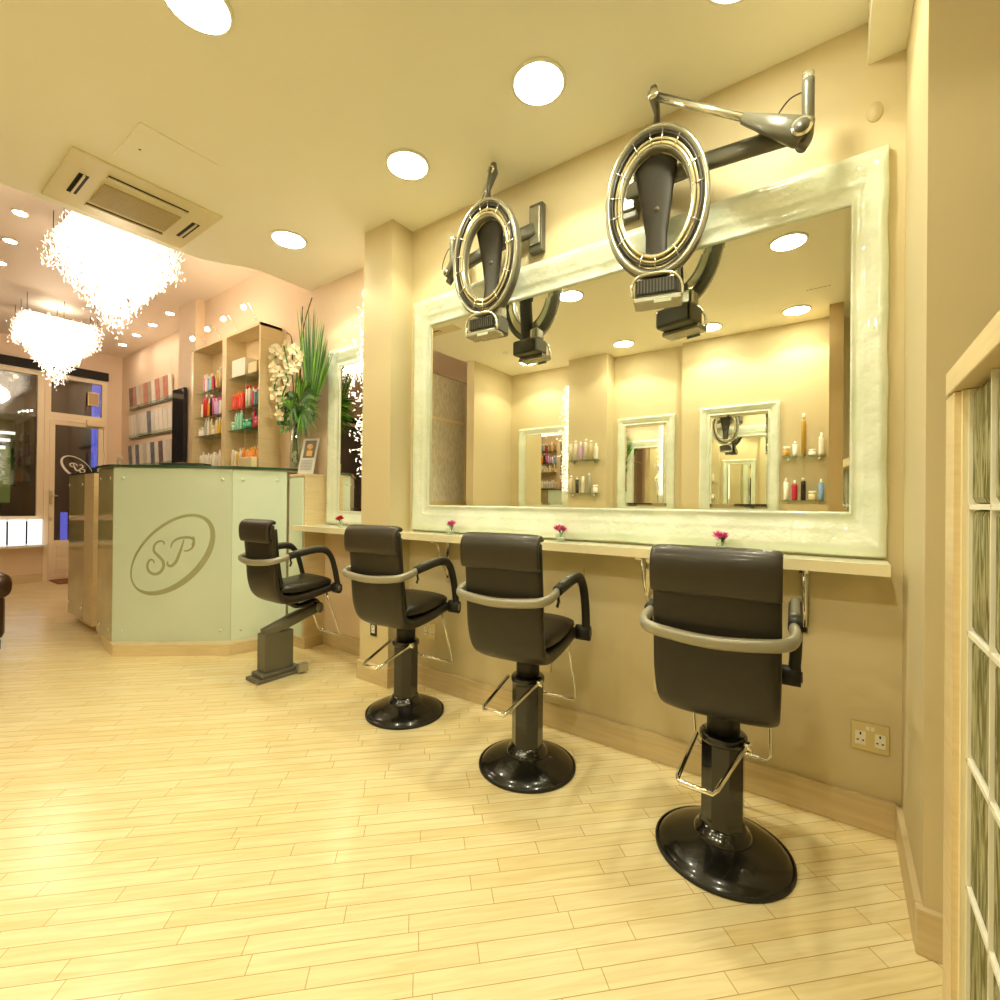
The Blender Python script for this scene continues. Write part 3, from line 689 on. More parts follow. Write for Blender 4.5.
    # curved fin behind the ring
    fin = smooth_path([L(.0, .035, .225), L(-.004, .060, .17), L(-.004, .085, .08), L(-.002, .095, -.02), L(0, .085, -.12), L(.0, .06, -.21), L(.004, .035, -.265)], 5)
    n = len(fin); wv = [.078-.044*min(1, max(0, (i/n-.10))*2.1) + (-.02 if i < 3 else 0) for i in range(n)]
    MB().sweep(fin, [.012]*n, [q*sz for q in wv], 'dryer_dark', 16, 3, up=tuple(Rz @ Vector((1, 0, 0)))).build('spine', t, 'dark tapered curved spine behind the ring')
    MB().cyl(L(-.004, .055, .17), L(-.004, .030, .165), .024, 'dryer_grey', 20).cyl(L(-.004, .030, .165), L(-.004, .026, .165), .012, 'silver', 16).build('spine_knob', t)
    MB().cyl(L(0, .085, .0), L(0, .070, .0), .010, 'dryer_grey', 14).build('spine_screw', t)
    # control box under the ring
    def lb(mb, x0, x1, y0, y1, z0, z1, m):
        c = L((x0+x1)/2, (y0+y1)/2, (z0+z1)/2)
        return mb.obox(c, Rz @ Vector(((x1-x0)/2*sz, 0, 0)), Rz @ Vector((0, (y1-y0)/2, 0)), (0, 0, (z1-z0)/2*sz), m)
    b = MB(); lb(b, -.060, .075, -.03, .075, -.318, -.248, 'dryer_grey'); cb = b.build('control_box', t, bevel=.012)
    b = MB(); lb(b, -.058, .066, -.034, -.029, -.300, -.255, 'dryer_dark')
    for k in range(12): lb(b, -.052+k*.0095, -.048+k*.0095, -.040, -.033, -.297, -.258, 'dryer_grey')
    b.build('vent_slats', cb)
    hoop = smooth_path([L(-.066, -.04, -.312), L(-.068, -.042, -.275), L(-.048, -.042, -.246), L(.0, -.042, -.240), L(.050, -.042, -.246), L(.076, -.042, -.275), L(.082, -.04, -.318)], 5)
    MB().sweep(hoop, .006, .005, 'silver_lt', 10).build('hand_grip', cb, 'bright silver hoop handle')
    b = MB(); lb(b, -.062, .080, -.058, .02, -.334, -.316, 'silver'); b.build('control_panel', cb, bevel=.005)
    b = MB(); lb(b, .0, .05, -.0635, -.062, -.340, -.330, 'frost'); b.build('display', cb)
    b = MB(); lb(b, -.01, .03, .0755, .0765, -.30, -.285, M_['yellow'] if 'yellow' in M_ else 'steel'); b.build('rating_label', cb, 'small yellow sticker')
    rear = MB(); lb(rear, .03, .075, .02, .085, -.26, -.20, 'silver'); rear.build('rear_bulge', cb, bevel=.014)
    return t
M_['yellow'] = mat('yellow_sticker', lin(235, 225, 40), .5)
dryer('large ring hood dryer on a swing arm above the nearest chair', (-.537, 1.692, 2.079), (-.69, W, 2.24), (-.081, 1.70, 2.162), (-.534, 1.65, 2.428), math.radians(14), 1.13)
dryer('smaller looking ring hood dryer farther left, above the second nearest chair', (-1.279, 1.66, 2.082), (-1.125, W, 2.24), (-1.545, 1.74, 2.15), (-1.253, 1.675, 2.468), math.radians(4), 1.075, .55)

# ================================================================ RECEPTION COUNTER
P = [(-4.15, 1.04), (-3.81, 1.03), (-3.24, 1.50), (-3.09, 1.79)]
inner = [(-3.078, 1.955), (-3.26, 1.955), (-3.30, 1.79), (-3.40, 1.60), (-3.88, 1.22), (-4.15, 1.22)]
desk = thing('reception_counter', 'tall reception counter clad in pale green frosted glass with an oval monogram', 'counter', (P[1][0], P[1][1], 0))
ox, oy = P[1]
sh = lambda pts, d=0: [(x-ox, y-oy) for x, y in pts]
MB().prism(sh([(P[0][0], P[0][1]+.03), (P[1][0]-.005, P[1][1]+.03), (P[2][0]-.03, P[2][1]+.01), (P[3][0]-.03, P[3][1])]+inner), .07, 1.195, 'wood').build('carcass', desk)
MB().prism(sh([(-4.10, 1.045), (-3.71, 1.005), (-3.155, 1.455), (-3.075, 1.79)]+inner), 0, .072, 'wood').build('plinth', desk)
MB().prism(sh([(-4.17, 1.02), (-3.81, 1.005), (-3.215, 1.495), (-3.06, 1.79)]+inner), 1.203, 1.217, 'glass_edge').build('counter_top', desk, 'dark green glass top')
def panel(a, b, z0, z1, th, m, name, par, off=0):
    a, b = Vector((a[0], a[1], 0)), Vector((b[0], b[1], 0)); d = (b-a).normalized(); n = Vector((d.y, -d.x, 0))
    c = (a+b)/2+n*off; c.z = (z0+z1)/2
    c -= Vector((ox, oy, 0)) if par is desk else Vector((0, 0, 0))
    return MB().obox(c, d*((b-a).length/2), n*th/2, (0, 0, (z1-z0)/2), m).build(name, par), d, n
f1, d1v, n1 = panel(P[1], P[2], .072, 1.20, .010, 'frost', 'glass_panel', desk)
f1['label'] = 'green frosted front panel with the oval monogram'
f2, d2v, n2 = panel(P[2], P[3], .072, 1.20, .010, 'frost2', 'glass_panel', desk); f2['label'] = 'paler frosted panel facing the chairs'
f0, d0v, n0 = panel(P[0], P[1], .072, 1.20, .010, 'glass_mirrorish', 'glass_panel', desk); f0['label'] = 'clear reflective side panel'
for (a, b, d, n, pn) in ((P[1], P[2], d1v, n1, f1), (P[2], P[3], d2v, n2, f2), (P[0], P[1], d0v, n0, f0)):
    for e in (.06, -.06):
        for z in (.14, 1.13):
            q = Vector((a[0], a[1], 0)) if e > 0 else Vector((b[0], b[1], 0)); q = q+d*e-Vector((ox, oy, 0)); q.z = z
            MB().cyl(q+n*.004, q+n*.011, .010, 'frost2' if pn is not f0 else 'chrome', 14).build('glass_fixing', pn)
# the oval monogram, on the panel plane (u along the panel, v up)
A0 = Vector((P[1][0]-ox, P[1][1]-oy, 0))
def onp(u, v, off=.0062): return A0+d1v*u+n1*off+Vector((0, 0, v))
def img(x, y):          # sketch units of the emblem -> panel metres
    return (.3726+(x-437)*.001634, .636-(y-440)*.001697)
ov = MB(); vs = []; n = 72
ph = math.radians(43)
for k in range(n):
    a = 2*PI*k/n
    for (cx, cy, ra, rb) in ((437, 440, 192, 118), (430, 438, 180.5, 101)):
        x = cx+ra*math.cos(a)*math.cos(ph)-rb*math.sin(a)*math.sin(ph)*-1*-1
        y = cy-(ra*math.cos(a)*math.sin(ph)+rb*math.sin(a)*math.cos(ph))
        vs.append(onp(*img(x, y)))
ov.add(vs, [(2*k, 2*((k+1) % n), 2*((k+1) % n)+1, 2*k+1) for k in range(n)], 'logo')
ov.build('oval_emblem', f1, 'etched oval ring')
def stroke(mb, pts, wmax, wmin=2.2, mp=None, m='logo', k=6):
    P2 = smooth_path([(x, y, 0) for x, y in pts], k); vs = []; N = len(P2)
    for i, p in enumerate(P2):
        t_ = (P2[min(i+1, N-1)]-P2[max(i-1, 0)]).normalized(); q = Vector((-t_.y, t_.x, 0))
        wd = wmin+(wmax-wmin)*math.sin(PI*i/(N-1))
        for s_ in (-1, 1): vs.append(mp(p.x+q.x*wd*s_, p.y+q.y*wd*s_))
    mb.add(vs, [(2*i, 2*i+1, 2*i+3, 2*i+2) for i in range(N-1)], m)
S_pts = [(404, 402), (398, 390), (382, 390), (366, 405), (365, 428), (382, 446), (399, 466), (400, 490), (386, 510), (364, 515), (345, 502), (340, 480), (349, 462), (362, 462), (366, 474)]
P_st = [(478, 382), (470, 410), (460, 440), (448, 468), (430, 484), (416, 478), (418, 466)]
P_bw = [(428, 415), (434, 395), (452, 380), (480, 374), (505, 376), (517, 390), (512, 410), (496, 424), (478, 426)]
P_tp = [(505, 376), (514, 374), (517, 384), (508, 404)]
mpf = lambda x, y: onp(*img(x, y), off=.0064)
l1 = MB(); stroke(l1, S_pts, 6, mp=mpf); l1.build('letter_s', f1)
l2 = MB(); stroke(l2, P_st, 6, mp=mpf); stroke(l2, P_bw, 5, mp=lambda x, y: onp(*img(x, y), off=.0067)); stroke(l2, P_tp, 4, mp=lambda x, y: onp(*img(x, y), off=.0070)); l2.build('letter_p', f1)
# the same mark, reversed, as a decal on the shop door glass
dc = MB(); sc = .00073
def dmap(x, y, off=.012): return (XF+off, 1.70+(x-437)*sc*-1, 1.37-(y-440)*sc)
vs = []
for k in range(n):
    a = 2*PI*k/n
    for (cx, cy, ra, rb) in ((437, 440, 250, 150), (425, 437, 232, 128)):
        x = cx+ra*math.cos(a)*math.cos(ph)-rb*math.sin(a)*math.sin(ph)
        y = cy-(ra*math.cos(a)*math.sin(ph)+rb*math.sin(a)*math.cos(ph))
        vs.append(dmap(x, y))
dc.add(vs, [(2*k, 2*((k+1) % n), 2*((k+1) % n)+1, 2*k+1) for k in range(n)], 'logo_white')
for q_, wd_ in ((S_pts, 11), (P_st, 11), (P_bw, 10)): stroke(dc, q_, wd_, 5, mp=lambda x, y: dmap(437+(x-437)*1.1, 440+(y-440)*1.1, .0125), m='logo_white')
tag(dc.build('door_decal'), 'white oval monogram seen reversed on the shop door glass', 'decal')

# side cabinet closing the counter against the alcove
t = thing('side_cabinet', 'maple side cabinet between the reception counter and the alcove shelf', 'cabinet', (-2.985, 1.80, 0))
MB().box(-.085, .085, .008, .163, .07, 1.16, 'wood').build('carcass', t)
MB().box(-.085, .085, .015, .163, 0, .07, 'woodx').build('plinth', t)
MB().box(-.09, .088, .0, .163, 1.16, 1.176, 'wood').build('cabinet_top', t)
MB().box(-.083, .075, -.004, .006, .08, 1.15, 'frost2').build('glass_panel', t)
# podium at the far end of the counter
t = thing('reception_podium', 'glass fronted maple podium left of the reception counter', 'podium', (-4.75, 1.08, 0))
MB().box(-.31, .10, .03, .20, .06, 1.17, 'wood').box(.10, .33, -.004, .20, .06, 1.18, 'wood').build('carcass', t)
MB().box(-.28, .27, .05, .20, 0, .06, 'wood').build('plinth', t)
MB().box(-.33, .098, .0, .010, .07, 1.18, 'glass_mirrorish').build('glass_panel', t)
MB().box(-.33, .33, -.005, .21, 1.18, 1.192, 'glass_edge').build('podium_top', t)
for x in (-.29, .06):
    for z in (.16, 1.1): MB().cyl((x, -.001, z), (x, -.012, z), .010, 'chrome', 12).build('glass_fixing', t)

# ================================================================ SHELVING UNIT
SX0, SX1, SY0, SY1, ST = -4.67, -3.49, 1.80, 1.965, 2.32
u = thing('shelving_unit', 'tall maple shelving unit of glass shelves filled with hair products', 'shelving unit', (SX1, SY0, 0))
def ub(mb, x0, x1, y0, y1, z0, z1, m): return mb.box(x0-SX1, x1-SX1, y0-SY0, y1-SY0, z0, z1, m)
ub(MB(), SX0, SX0+.04, SY0, SY1, 0, ST, 'wood').build('side_panel', u); ub(MB(), SX1-.018, SX1, SY0, SY1, 0, ST, 'wood').build('side_panel', u)
ub(MB(), -4.09, -4.02, SY0, SY1, 0, ST-.02, 'wood').build('divider', u); ub(MB(), SX0, SX1, SY0, SY1, ST-.02, ST, 'wood').build('unit_top', u)
ub(MB(), SX0+.04, SX1-.018, SY1-.01, SY1, 0, ST-.02, 'wood').build('back_panel', u)
bays = {'right': (-4.01, -3.51), 'left': (-4.62, -4.10)}
lev = {'right': [1.97, 1.715, 1.55, 1.26], 'left': [1.93, 1.71, 1.545, 1.26]}
for bn, (a, b) in bays.items():
    for z in lev[bn]: ub(MB(), a-.0, b+.0, SY0+.012, SY1-.012, z-.010, z, 'glass_edge' if False else 'glass_shelf').build('glass_shelf', u)
# bottles ---------------------------------------------------------------
ORD = ['first', 'second', 'third', 'fourth', 'fifth', 'sixth', 'seventh', 'eighth', 'ninth', 'tenth', 'eleventh', 'twelfth']
def bottle_proto(kind):
    pr = {'tall': [(0, 0), (.020, 0), (.021, .01), (.021, .105), (.016, .122), (.009, .128), (.009, .150), (0, .150)],
          'spray': [(0, 0), (.017, 0), (.018, .01), (.018, .115), (.010, .125), (.006, .14), (0, .14)],
          'tube': [(0, 0), (.017, 0), (.017, .018), (.019, .02), (.020, .09), (.016, .12), (0, .122)],
          'jar': [(0, 0), (.026, 0), (.027, .01), (.027, .05), (.022, .052), (.026, .053), (.026, .075), (0, .076)],
          'can': [(0, 0), (.018, 0), (.018, .15), (.013, .158), (.013, .185), (0, .186)]}[kind]
    return pr
_bm = {}
def bottle(kind, col, loc, label, group, hs=1, cap=None):
    key = (kind, col, cap)
    if key not in _bm:
        c = M_.get('b_'+col)
        pr = bottle_proto(kind); k = len(pr)
        cut = {'tall': 5, 'spray': 4, 'tube': 3, 'jar': 5, 'can': 4}[kind]
        mb = MB()
        body = pr[:cut]; capp = pr[cut-1:]
        if kind == 'tube': body, capp = pr[2:], pr[:3]
        mb.lathe(body, 'b_'+col, n=12, sx=K, sy=K); mb.lathe(capp, 'b_'+(cap or 'white'), n=12, sx=K, sy=K)
        me = mb.build('product_bottle'); _bm[key] = me
        o = me
    else:
        o = _bm[key].copy(); COL.objects.link(o)
    o.location = loc; o.scale = (1, 1, hs); o.rotation_euler = (0, 0, random.uniform(0, 6))
    return tag(o, label, 'bottle' if kind != 'jar' else 'jar', group)
for k_, c_ in dict(red=(226, 60, 36), orange=(240, 150, 40), white=(242, 238, 226), mint=(150, 214, 184), green=(40, 150, 110), pink=(226, 110, 180), crimson=(200, 44, 80), cream=(236, 220, 176),
                   yellow=(240, 200, 70), black=(34, 26, 24), blue=(130, 170, 220), teal=(60, 120, 130), gold=(200, 160, 70), lilac=(206, 170, 220), silver=(190, 190, 180)).items():
    M_['b_'+k_] = mat('product_'+k_, lin(*c_), .3, coat=.3)
rnd = random.Random(11)
def row(bay, level, x0, x1, n, kinds, cols, what, caps=('white',)):
    z = lev[bay][level]
    for k in range(n):
        for yy in (SY0+.04, SY0+.095):
            x = x0+(x1-x0)*(k+.5)/n + rnd.uniform(-.004, .004)
            c = cols[k*len(cols)//n] if len(cols) > 1 else cols[0]
            bottle(rnd.choice(kinds), c, (x, yy, z), '%s %s, %s in the %s line of its kind, %s' % (c, what, ORD[k], 'front' if yy < SY0+.06 else 'back', place[(bay, level)]), '%s on the %s' % (what+'s', place[(bay, level)]), rnd.uniform(.92, 1.05), rnd.choice(caps))
place = {('right', 0): 'top shelf, nearer bay', ('right', 1): 'second shelf, nearer bay', ('right', 2): 'third shelf, nearer bay', ('right', 3): 'bottom shelf, nearer bay',
         ('left', 0): 'top shelf, farther bay', ('left', 1): 'second shelf, farther bay', ('left', 2): 'third shelf, farther bay', ('left', 3): 'bottom shelf, farther bay'}
row('right', 1, -3.99, -3.80, 5, ('tall', 'spray'), ['red'], 'product bottle', ('red', 'red', 'orange'))
row('right', 1, -3.78, -3.70, 2, ('can',), ['white'], 'spray can', ('red', 'white'))
row('right', 1, -3.68, -3.53, 4, ('spray', 'tall'), ['crimson', 'teal', 'teal', 'blue'], 'styling bottle')
row('right', 2, -3.99, -3.82, 4, ('jar', 'tall'), ['mint'], 'shampoo bottle', ('white', 'mint'))
row('right', 2, -3.80, -3.68, 3, ('tall', 'jar'), ['green'], 'conditioner bottle', ('green', 'mint'))
row('right', 2, -3.66, -3.53, 3, ('jar', 'tall'), ['crimson'], 'treatment jar', ('crimson', 'pink'))
row('right', 3, -3.99, -3.78, 5, ('tall', 'tube'), ['cream', 'white', 'yellow', 'white', 'orange'], 'lotion bottle', ('orange', 'white'))
row('right', 3, -3.76, -3.53, 6, ('tall', 'spray'), ['orange'], 'sun care bottle', ('yellow', 'orange'))
row('left', 0, -4.52, -4.32, 5, ('tall', 'spray'), ['pink', 'white', 'blue', 'mint', 'crimson'], 'product bottle')
row('left', 0, -4.28, -4.14, 3, ('can', 'tall'), ['gold', 'cream', 'gold'], 'hairspray can')
row('left', 1, -4.56, -4.13, 10, ('tall', 'can', 'spray'), ['white', 'red', 'red', 'orange', 'black', 'pink', 'lilac', 'lilac', 'white', 'blue'], 'product bottle', ('white', 'pink'))
row('left', 2, -4.59, -4.13, 9, ('jar', 'tall'), ['white', 'silver', 'white', 'cream', 'cream', 'yellow', 'cream'], 'cream jar')
row('left', 3, -4.58, -4.13, 9, ('tall', 'tube'), ['white'], 'slim bottle')
# white box on the top shelf of the nearer bay
tag(MB().box(-3.97, -3.76, SY0+.02, SY1-.02, 1.972, 2.11, 'white').build('product_box', bevel=.003), 'long white box on the top shelf of the nearer shelving bay', 'box')
tag(MB().box(-3.73, -3.60, SY0+.03, SY1-.02, 1.972, 2.06, 'cream').build('product_box', bevel=.003), 'low cream box on the top shelf near the flowers', 'box')
# arm lamps in front of the unit's top
lampspots = [(-4.66, 2.43, 'farthest'), (-4.37, 2.455, 'second farthest'), (-4.08, 2.48, 'second nearest'), (-3.75, 2.50, 'nearest')]
for x, z, w_ in lampspots:
    t = thing('spot_lamp', w_+' of the four small lit arm lamps above the shelving unit', 'spot lamp', (x, SY1-.05, ST), 0, 'arm lamps above the shelving')
    MB().cyl((0, 0, 0), (0, 0, .008), .014, 'chrome', 12).build('mount', t)
    MB().sweep(smooth_path([(.0, 0, 0), (.01, -.02, .10), (0, -.08, z-ST+.03), (0, -.115, z-ST+.01)], 5), .003, None, 'chrome', 8).build('arm', t)
    MB().lathe([(.010, .012), (.024, .0), (.027, -.026), (.024, -.026), (.008, .008)], 'glass_vase', (0, -.115, z-ST), 16).build('glass_shade', t)
    MB().ball((0, -.115, z-ST-.012), .018, emis('lamp_glow', (1, .85, .6), 25)).build('bulb', t)

# ================================================================ FRONT WALL: screen and magazines
t = thing('wall_screen', 'slim black flat screen on the pier between the magazines and the shelving unit', 'screen', (-5.08, 1.89, 1.34))
MB().box(-.13, .13, -.045, -.015, 0, .70, 'screen').build('display', t, bevel=.004)
MB().box(-.05, .05, -.015, 0, .2, .5, 'black_rubber').build('wall_mount', t)
rk = thing('magazine_rack', 'clear wall rack of three long ledges holding magazines', 'magazine rack', (-6.6, 2.15, 1.2))
zr = [(2.12, 2.39, 'top'), (1.76, 2.04, 'middle'), (1.39, 1.66, 'bottom')]
for z0, z1, _ in zr:
    MB().box(-.72, .72, -.03, -.001, z0-1.2-.012, z0-1.2, 'glass_edge').box(-.72, .72, -.034, -.030, z0-1.2, z0-1.2+.03, 'glass_shelf').build('ledge', rk)
cc = [(236, 230, 214), (60, 50, 46), (226, 222, 210), (190, 110, 90), (210, 204, 190), (80, 84, 110), (238, 234, 224), (170, 150, 120), (206, 180, 150), (90, 60, 60)]
mm = [mat('magazine_cover', lin(*c), .35, noise=(9, lin(*(min(255, int(v*.7+66)) for v in c)), (1, 1, 1.4))) for c in cc]
cw = {0: 'white', 1: 'dark', 2: 'white', 3: 'reddish', 4: 'pale grey', 5: 'blue grey', 6: 'white', 7: 'tan', 8: 'tan', 9: 'dark'}
for r_, (z0, z1, wn_) in enumerate(zr):
    for k in range(11):
        x = -7.29+k*.122; ci = rnd.choice([0, 2, 4, 6, 6, 0, 5] if r_ == 1 else [0, 2, 6, 1, 3, 4, 5, 7, 8, 9, 0, 6])
        o = MB().box(-.052, .052, -.008, 0, 0, z1-z0, mm[ci]).build('magazine'); o.location = (x, 2.14, z0+.001); o.rotation_euler = (.05, 0, 0)
        tag(o, '%s magazine, %s from the left in the %s row of the wall rack' % (cw[ci], ORD[k], wn_), 'magazine', 'magazines in the %s row' % wn_)

# ================================================================ THINGS ON THE COUNTER
TZ = 1.217
vx, vy = -3.115, 1.87
v = thing('flower_vase', 'tall clear glass vase with pale pebbles on the counter end', 'vase', (vx, vy, TZ))
MB().lathe([(.052, 0), (.056, .01), (.060, .33), (.0585, .33), (.053, .012), (0, .012)], 'glass_vase', n=28, sx=.75, sy=.75).build('glass_vessel', v)
pb = MB(); rnd = random.Random(5)
for k in range(60):
    a = rnd.uniform(0, 6.28); r = rnd.uniform(0, .03); pb.ball((r*math.cos(a), r*math.sin(a), .02+rnd.random()*.10), .010, 'pebbles', 8, 5)
pb.build('pebbles', v, kind='stuff')
# arrangement drawn in the camera-facing horizontal direction of this spot
rgt = Vector((.86, .50, 0)); bk_ = Vector((-.50, .86, 0))
def vp(a, z, d=0): return Vector((a*1.6, -.008+d*.5-a*.05, z))
v = thing('flower_arrangement', 'white orchids, palm leaves and twigs standing in the tall glass vase', 'flowers', (vx, vy, TZ))
st = MB()
for a, z in ((-.05, .7), (.03, .8), (.08, .6), (-.08, .55), (0, .75)): st.sweep(smooth_path([vp(a*-.3, .05), vp(0, .32), vp(a*.7, z*.75)], 4), .003, None, 'green_dk', 6)
st.build('stems', v)
def leafblade(mb, a, b, wd, m, bend=0):
    a, b = Vector(a), Vector(b); mid = (a+b)/2+Vector((0, 0, bend)); d = (b-a).normalized(); sd = d.cross(bk_).normalized()
    vs = [a, mid-sd*wd, mid+sd*wd, b]
    mb.add([a, mid-sd*wd+bk_*.004, b, mid+sd*wd+bk_*.004], [(0, 1, 2, 3)], m)
pf = MB()
# big upright palm fan at right
c0 = vp(.09, .42)
for k in range(46):
    an = math.radians(99-k*1.15); L_ = .74-.0065*k+rnd.uniform(-.04, .03)
    leafblade(pf, c0+Vector((.002*k, 0, 0)), c0+vp(math.cos(an)*L_*.62, math.sin(an)*L_, rnd.uniform(-.05, .05)), .0062, rnd.choice(['green', 'green_lt', 'green_dk', 'green']))
for (ca, cz, a0, a1, L_, nn, fl) in ((.05, .46, 90, -60, .24, 44, 1), (-.02, .42, 150, -80, .15, 36, 1), (.06, .38, 50, -90, .20, 40, 1)):
    c1 = vp(ca, cz, -.03)
    for k in range(nn):
        an = math.radians(a0+(a1-a0)*k/nn); l2 = L_*rnd.uniform(.75, 1.05)
        leafblade(pf, c1, c1+vp(math.cos(an)*l2*.8, math.sin(an)*l2*.9-.03, rnd.uniform(-.10, .04)), .007, rnd.choice(['green', 'green_lt', 'green_dk']), .03)
for k in range(110):
    a, z = rnd.uniform(-.15, .11), rnd.uniform(.32, .56)
    leafblade(pf, vp(a, z, rnd.uniform(-.05, .05)), vp(a+rnd.uniform(-.06, .06), z+rnd.uniform(-.09, .06), rnd.uniform(-.05, .05)), .018, rnd.choice(['green_dk', 'green_dk', 'green']))
pf.build('palm_leaves', v)
spr = [(-.16, .93), (-.13, .90), (-.17, .85), (-.10, .86), (-.15, .78), (-.11, .74), (-.14, .69), (-.05, .80), (-.03, .74), (-.06, .70), (.05, .80), (.07, .77), (.04, .73), (-.10, .60), (-.13, .56), (-.09, .53), (-.12, .48), (-.10, .42), (-.16, .62), (-.04, .66), (.02, .86), (-.08, .92)]
sprays = [MB(), MB(), MB()]
for a, z in spr:
    of = sprays[0 if a < -.095 else (1 if a < -.02 else 2)]
    c = vp(a+rnd.uniform(-.01, .01), z-.03, -.05+rnd.uniform(-.03, .03))
    tx, ty = rnd.uniform(-.6, .6), rnd.uniform(-.5, .5)
    for q in range(5):
        an = q*PI*.4+rnd.random()*.4; d = (rgt*math.cos(an)+Vector((0, 0, math.sin(an)))+bk_*(tx*math.cos(an)+ty*math.sin(an))).normalized(); e = d.cross(bk_).normalized()
        of.add([c, c+d*.030+e*.020-bk_*.012, c+d*.047-bk_*.002, c+d*.030-e*.020-bk_*.012], [(0, 1, 2, 3)], 'orchid')
    of.ball(c-bk_*.008, .006, 'b_yellow', 8, 5)
for q_, lo, hi in ((sprays[0], -9, -.095), (sprays[1], -.095, -.02), (sprays[2], -.02, 9)):
    ln = sorted([p for p in spr if lo <= p[0] < hi], key=lambda p: p[1])
    q_.sweep(smooth_path([vp(0, .40, -.03)]+[vp(a, z-.03, -.05) for a, z in ln], 4), .005, None, 'green', 6)
    q_.build('orchid_spray', v)
tw = MB()
for pts in ([(.0, .3), (.02, .7), (.03, 1.0), (.035, 1.14)], [(.01, .3), (.03, .75), (.05, 1.0), (.11, 1.17)], [(-.03, .35), (-.12, .62), (-.20, .86), (-.22, .93)], [(0, .3), (-.04, .65), (-.05, .93), (-.10, 1.0)]):
    tw.sweep(smooth_path([vp(a, z, .02) for a, z in pts], 5), .0035, None, 'stem', 6)
tw.build('twigs', v)

t = thing('photo_card', 'leaning printed card with a portrait photo beside the vase', 'card', (-2.965, 1.845, 1.176))
cm = mat('card_print', lin(206, 206, 200), .4)
R_ = Matrix.Rotation(-.25, 4, 'X'); Rz_ = Matrix.Rotation(.35, 4, 'Z')
mk = lambda mb: mb.xf(Rz_ @ R_)
mk(MB().box(-.062, .062, 0, .006, .004, .26, cm)).build('card_board', t)
mk(MB().box(-.04, .05, -.003, -.0005, .12, .245, mat('portrait_dark', lin(120, 110, 96), .5)).ball((.008, -.004, .195), .022, mat('portrait_skin', lin(224, 184, 140), .5)).box(-.012, .03, -.006, -.003, .13, .172, mat('portrait_top', lin(226, 180, 110), .5))).build('portrait_print', t, 'portrait of a person in a light top')
ty = MB()
for k in range(7): ty.box(-.045, .045, -.002, -.0005, .03+k*.011, .034+k*.011, mat('print_grey', lin(150, 152, 160), .5) if k == 0 else bpy.data.materials['print_grey'])
mk(ty).build('printed_lines', t)
tag(MB().box(-3.42, -3.24, 1.62, 1.66, TZ, TZ+.075, 'cream').build('tissue_box', bevel=.004), 'low cream box lying on the counter in front of the shelves', 'box')
o = MB().box(-.13, .13, -.05, .05, 0, .016, 'dryer_dark').box(-.13, .13, -.05, .05, .016, .019, 'black_rubber').build('appointment_book', bevel=.003); o.location = (-3.55, 1.35, TZ); o.rotation_euler = (0, 0, .68)
tag(o, 'flat dark appointment book lying on the counter', 'book')
t = thing('flower_glass', 'little glass with pale buds at the far end of the counter', 'glass', (-4.05, 1.12, TZ))
MB().lathe([(.012, 0), (.015, .05), (.014, .05), (.011, .003), (0, .003)], 'glass_vase', n=14).build('glass_cup', t)
b_ = MB(); petals(b_, (0, 0, .05), 18, .03, 'orchid', rnd); b_.build('blossom', t)
t = thing('flower_glass', 'red flowers in a small white pot on the glass podium', 'flower pot', (-4.58, 1.18, 1.192))
MB().lathe([(.02, 0), (.025, .03), (.0, .03)], 'white', n=14).build('pot', t)
b_ = MB(); petals(b_, (-.02, 0, .03), 26, .04, 'red', rnd); petals(b_, (.02, 0, .03), 26, .04, 'red', rnd); b_.build('blossom', t)

# ================================================================ SOFA (left edge)
t = thing('leather_sofa', 'dark brown leather sofa arm cut off by the left edge of the photo', 'sofa', (-4.55, .50, 0))
MB().box(-.35, .10, -.60, .14, .06, .36, 'sofa').build('body', t, bevel=.04)
MB().sweep([(-.36, .09, .40), (-.2, .10, .41), (.05, .10, .41), (.115, .10, .40)], [.06, .075, .075, .06], [.06, .085, .085, .06], 'sofa', 20, 2.6).build('arm_roll', t)
MB().box(-.34, -.2, -.6, .1, .3, .75, 'sofa').build('backrest', t, bevel=.04)
MB().box(-.2, .08, -.58, .02, .34, .46, 'sofa').build('seat_cushion', t, bevel=.03)
for x, y in ((.06, .10), (-.3, .10), (.06, -.56), (-.3, -.56)): MB().box(x-.02, x+.02, y-.02, y+.02, 0, .06, 'dark').build('leg', t)

# ================================================================ GLASS BLOCK PARTITION (right edge)
t = thing('glass_block_partition', 'half height glass block partition with a maple post and cap at the right edge', 'partition', (.165, 1.04, 0))
BW = .1333
MB().box(-.004, .065, .0, .012, 0, 1.187, 'edge').box(-.012, .075, .012, .085, 0, 1.186, 'wood').build('end_post', t)
MB().box(-.016, .085, -1.5, .060, 1.188, 1.227, 'wood').build('cap_rail', t, bevel=.002)
mt = MB()
for k in range(7): mt.box(.003, .055, -1.47, 0, k*.2-.004 if k else 0, k*.2+.004, 'white')
for k in range(12): mt.box(.003, .055, -.003-k*BW, .001-k*BW, 0, 1.186, 'white')
mt.build('mortar_grid', t)
for k in range(11):
    for j in range(6):
        b = MB().box(.006, .052, -k*BW-.003-BW+.004, -k*BW-.003, j*.2+.004, min(j*.2+.196, 1.184), 'block')
        b.build('glass_block', t, bevel=.010)
tag(MB().box(.9, 1.3, .6, 1.2, 0, .9, 'woodx').build('wooden_cabinet', bevel=.004), 'wooden cabinet standing behind the glass blocks', 'cabinet')

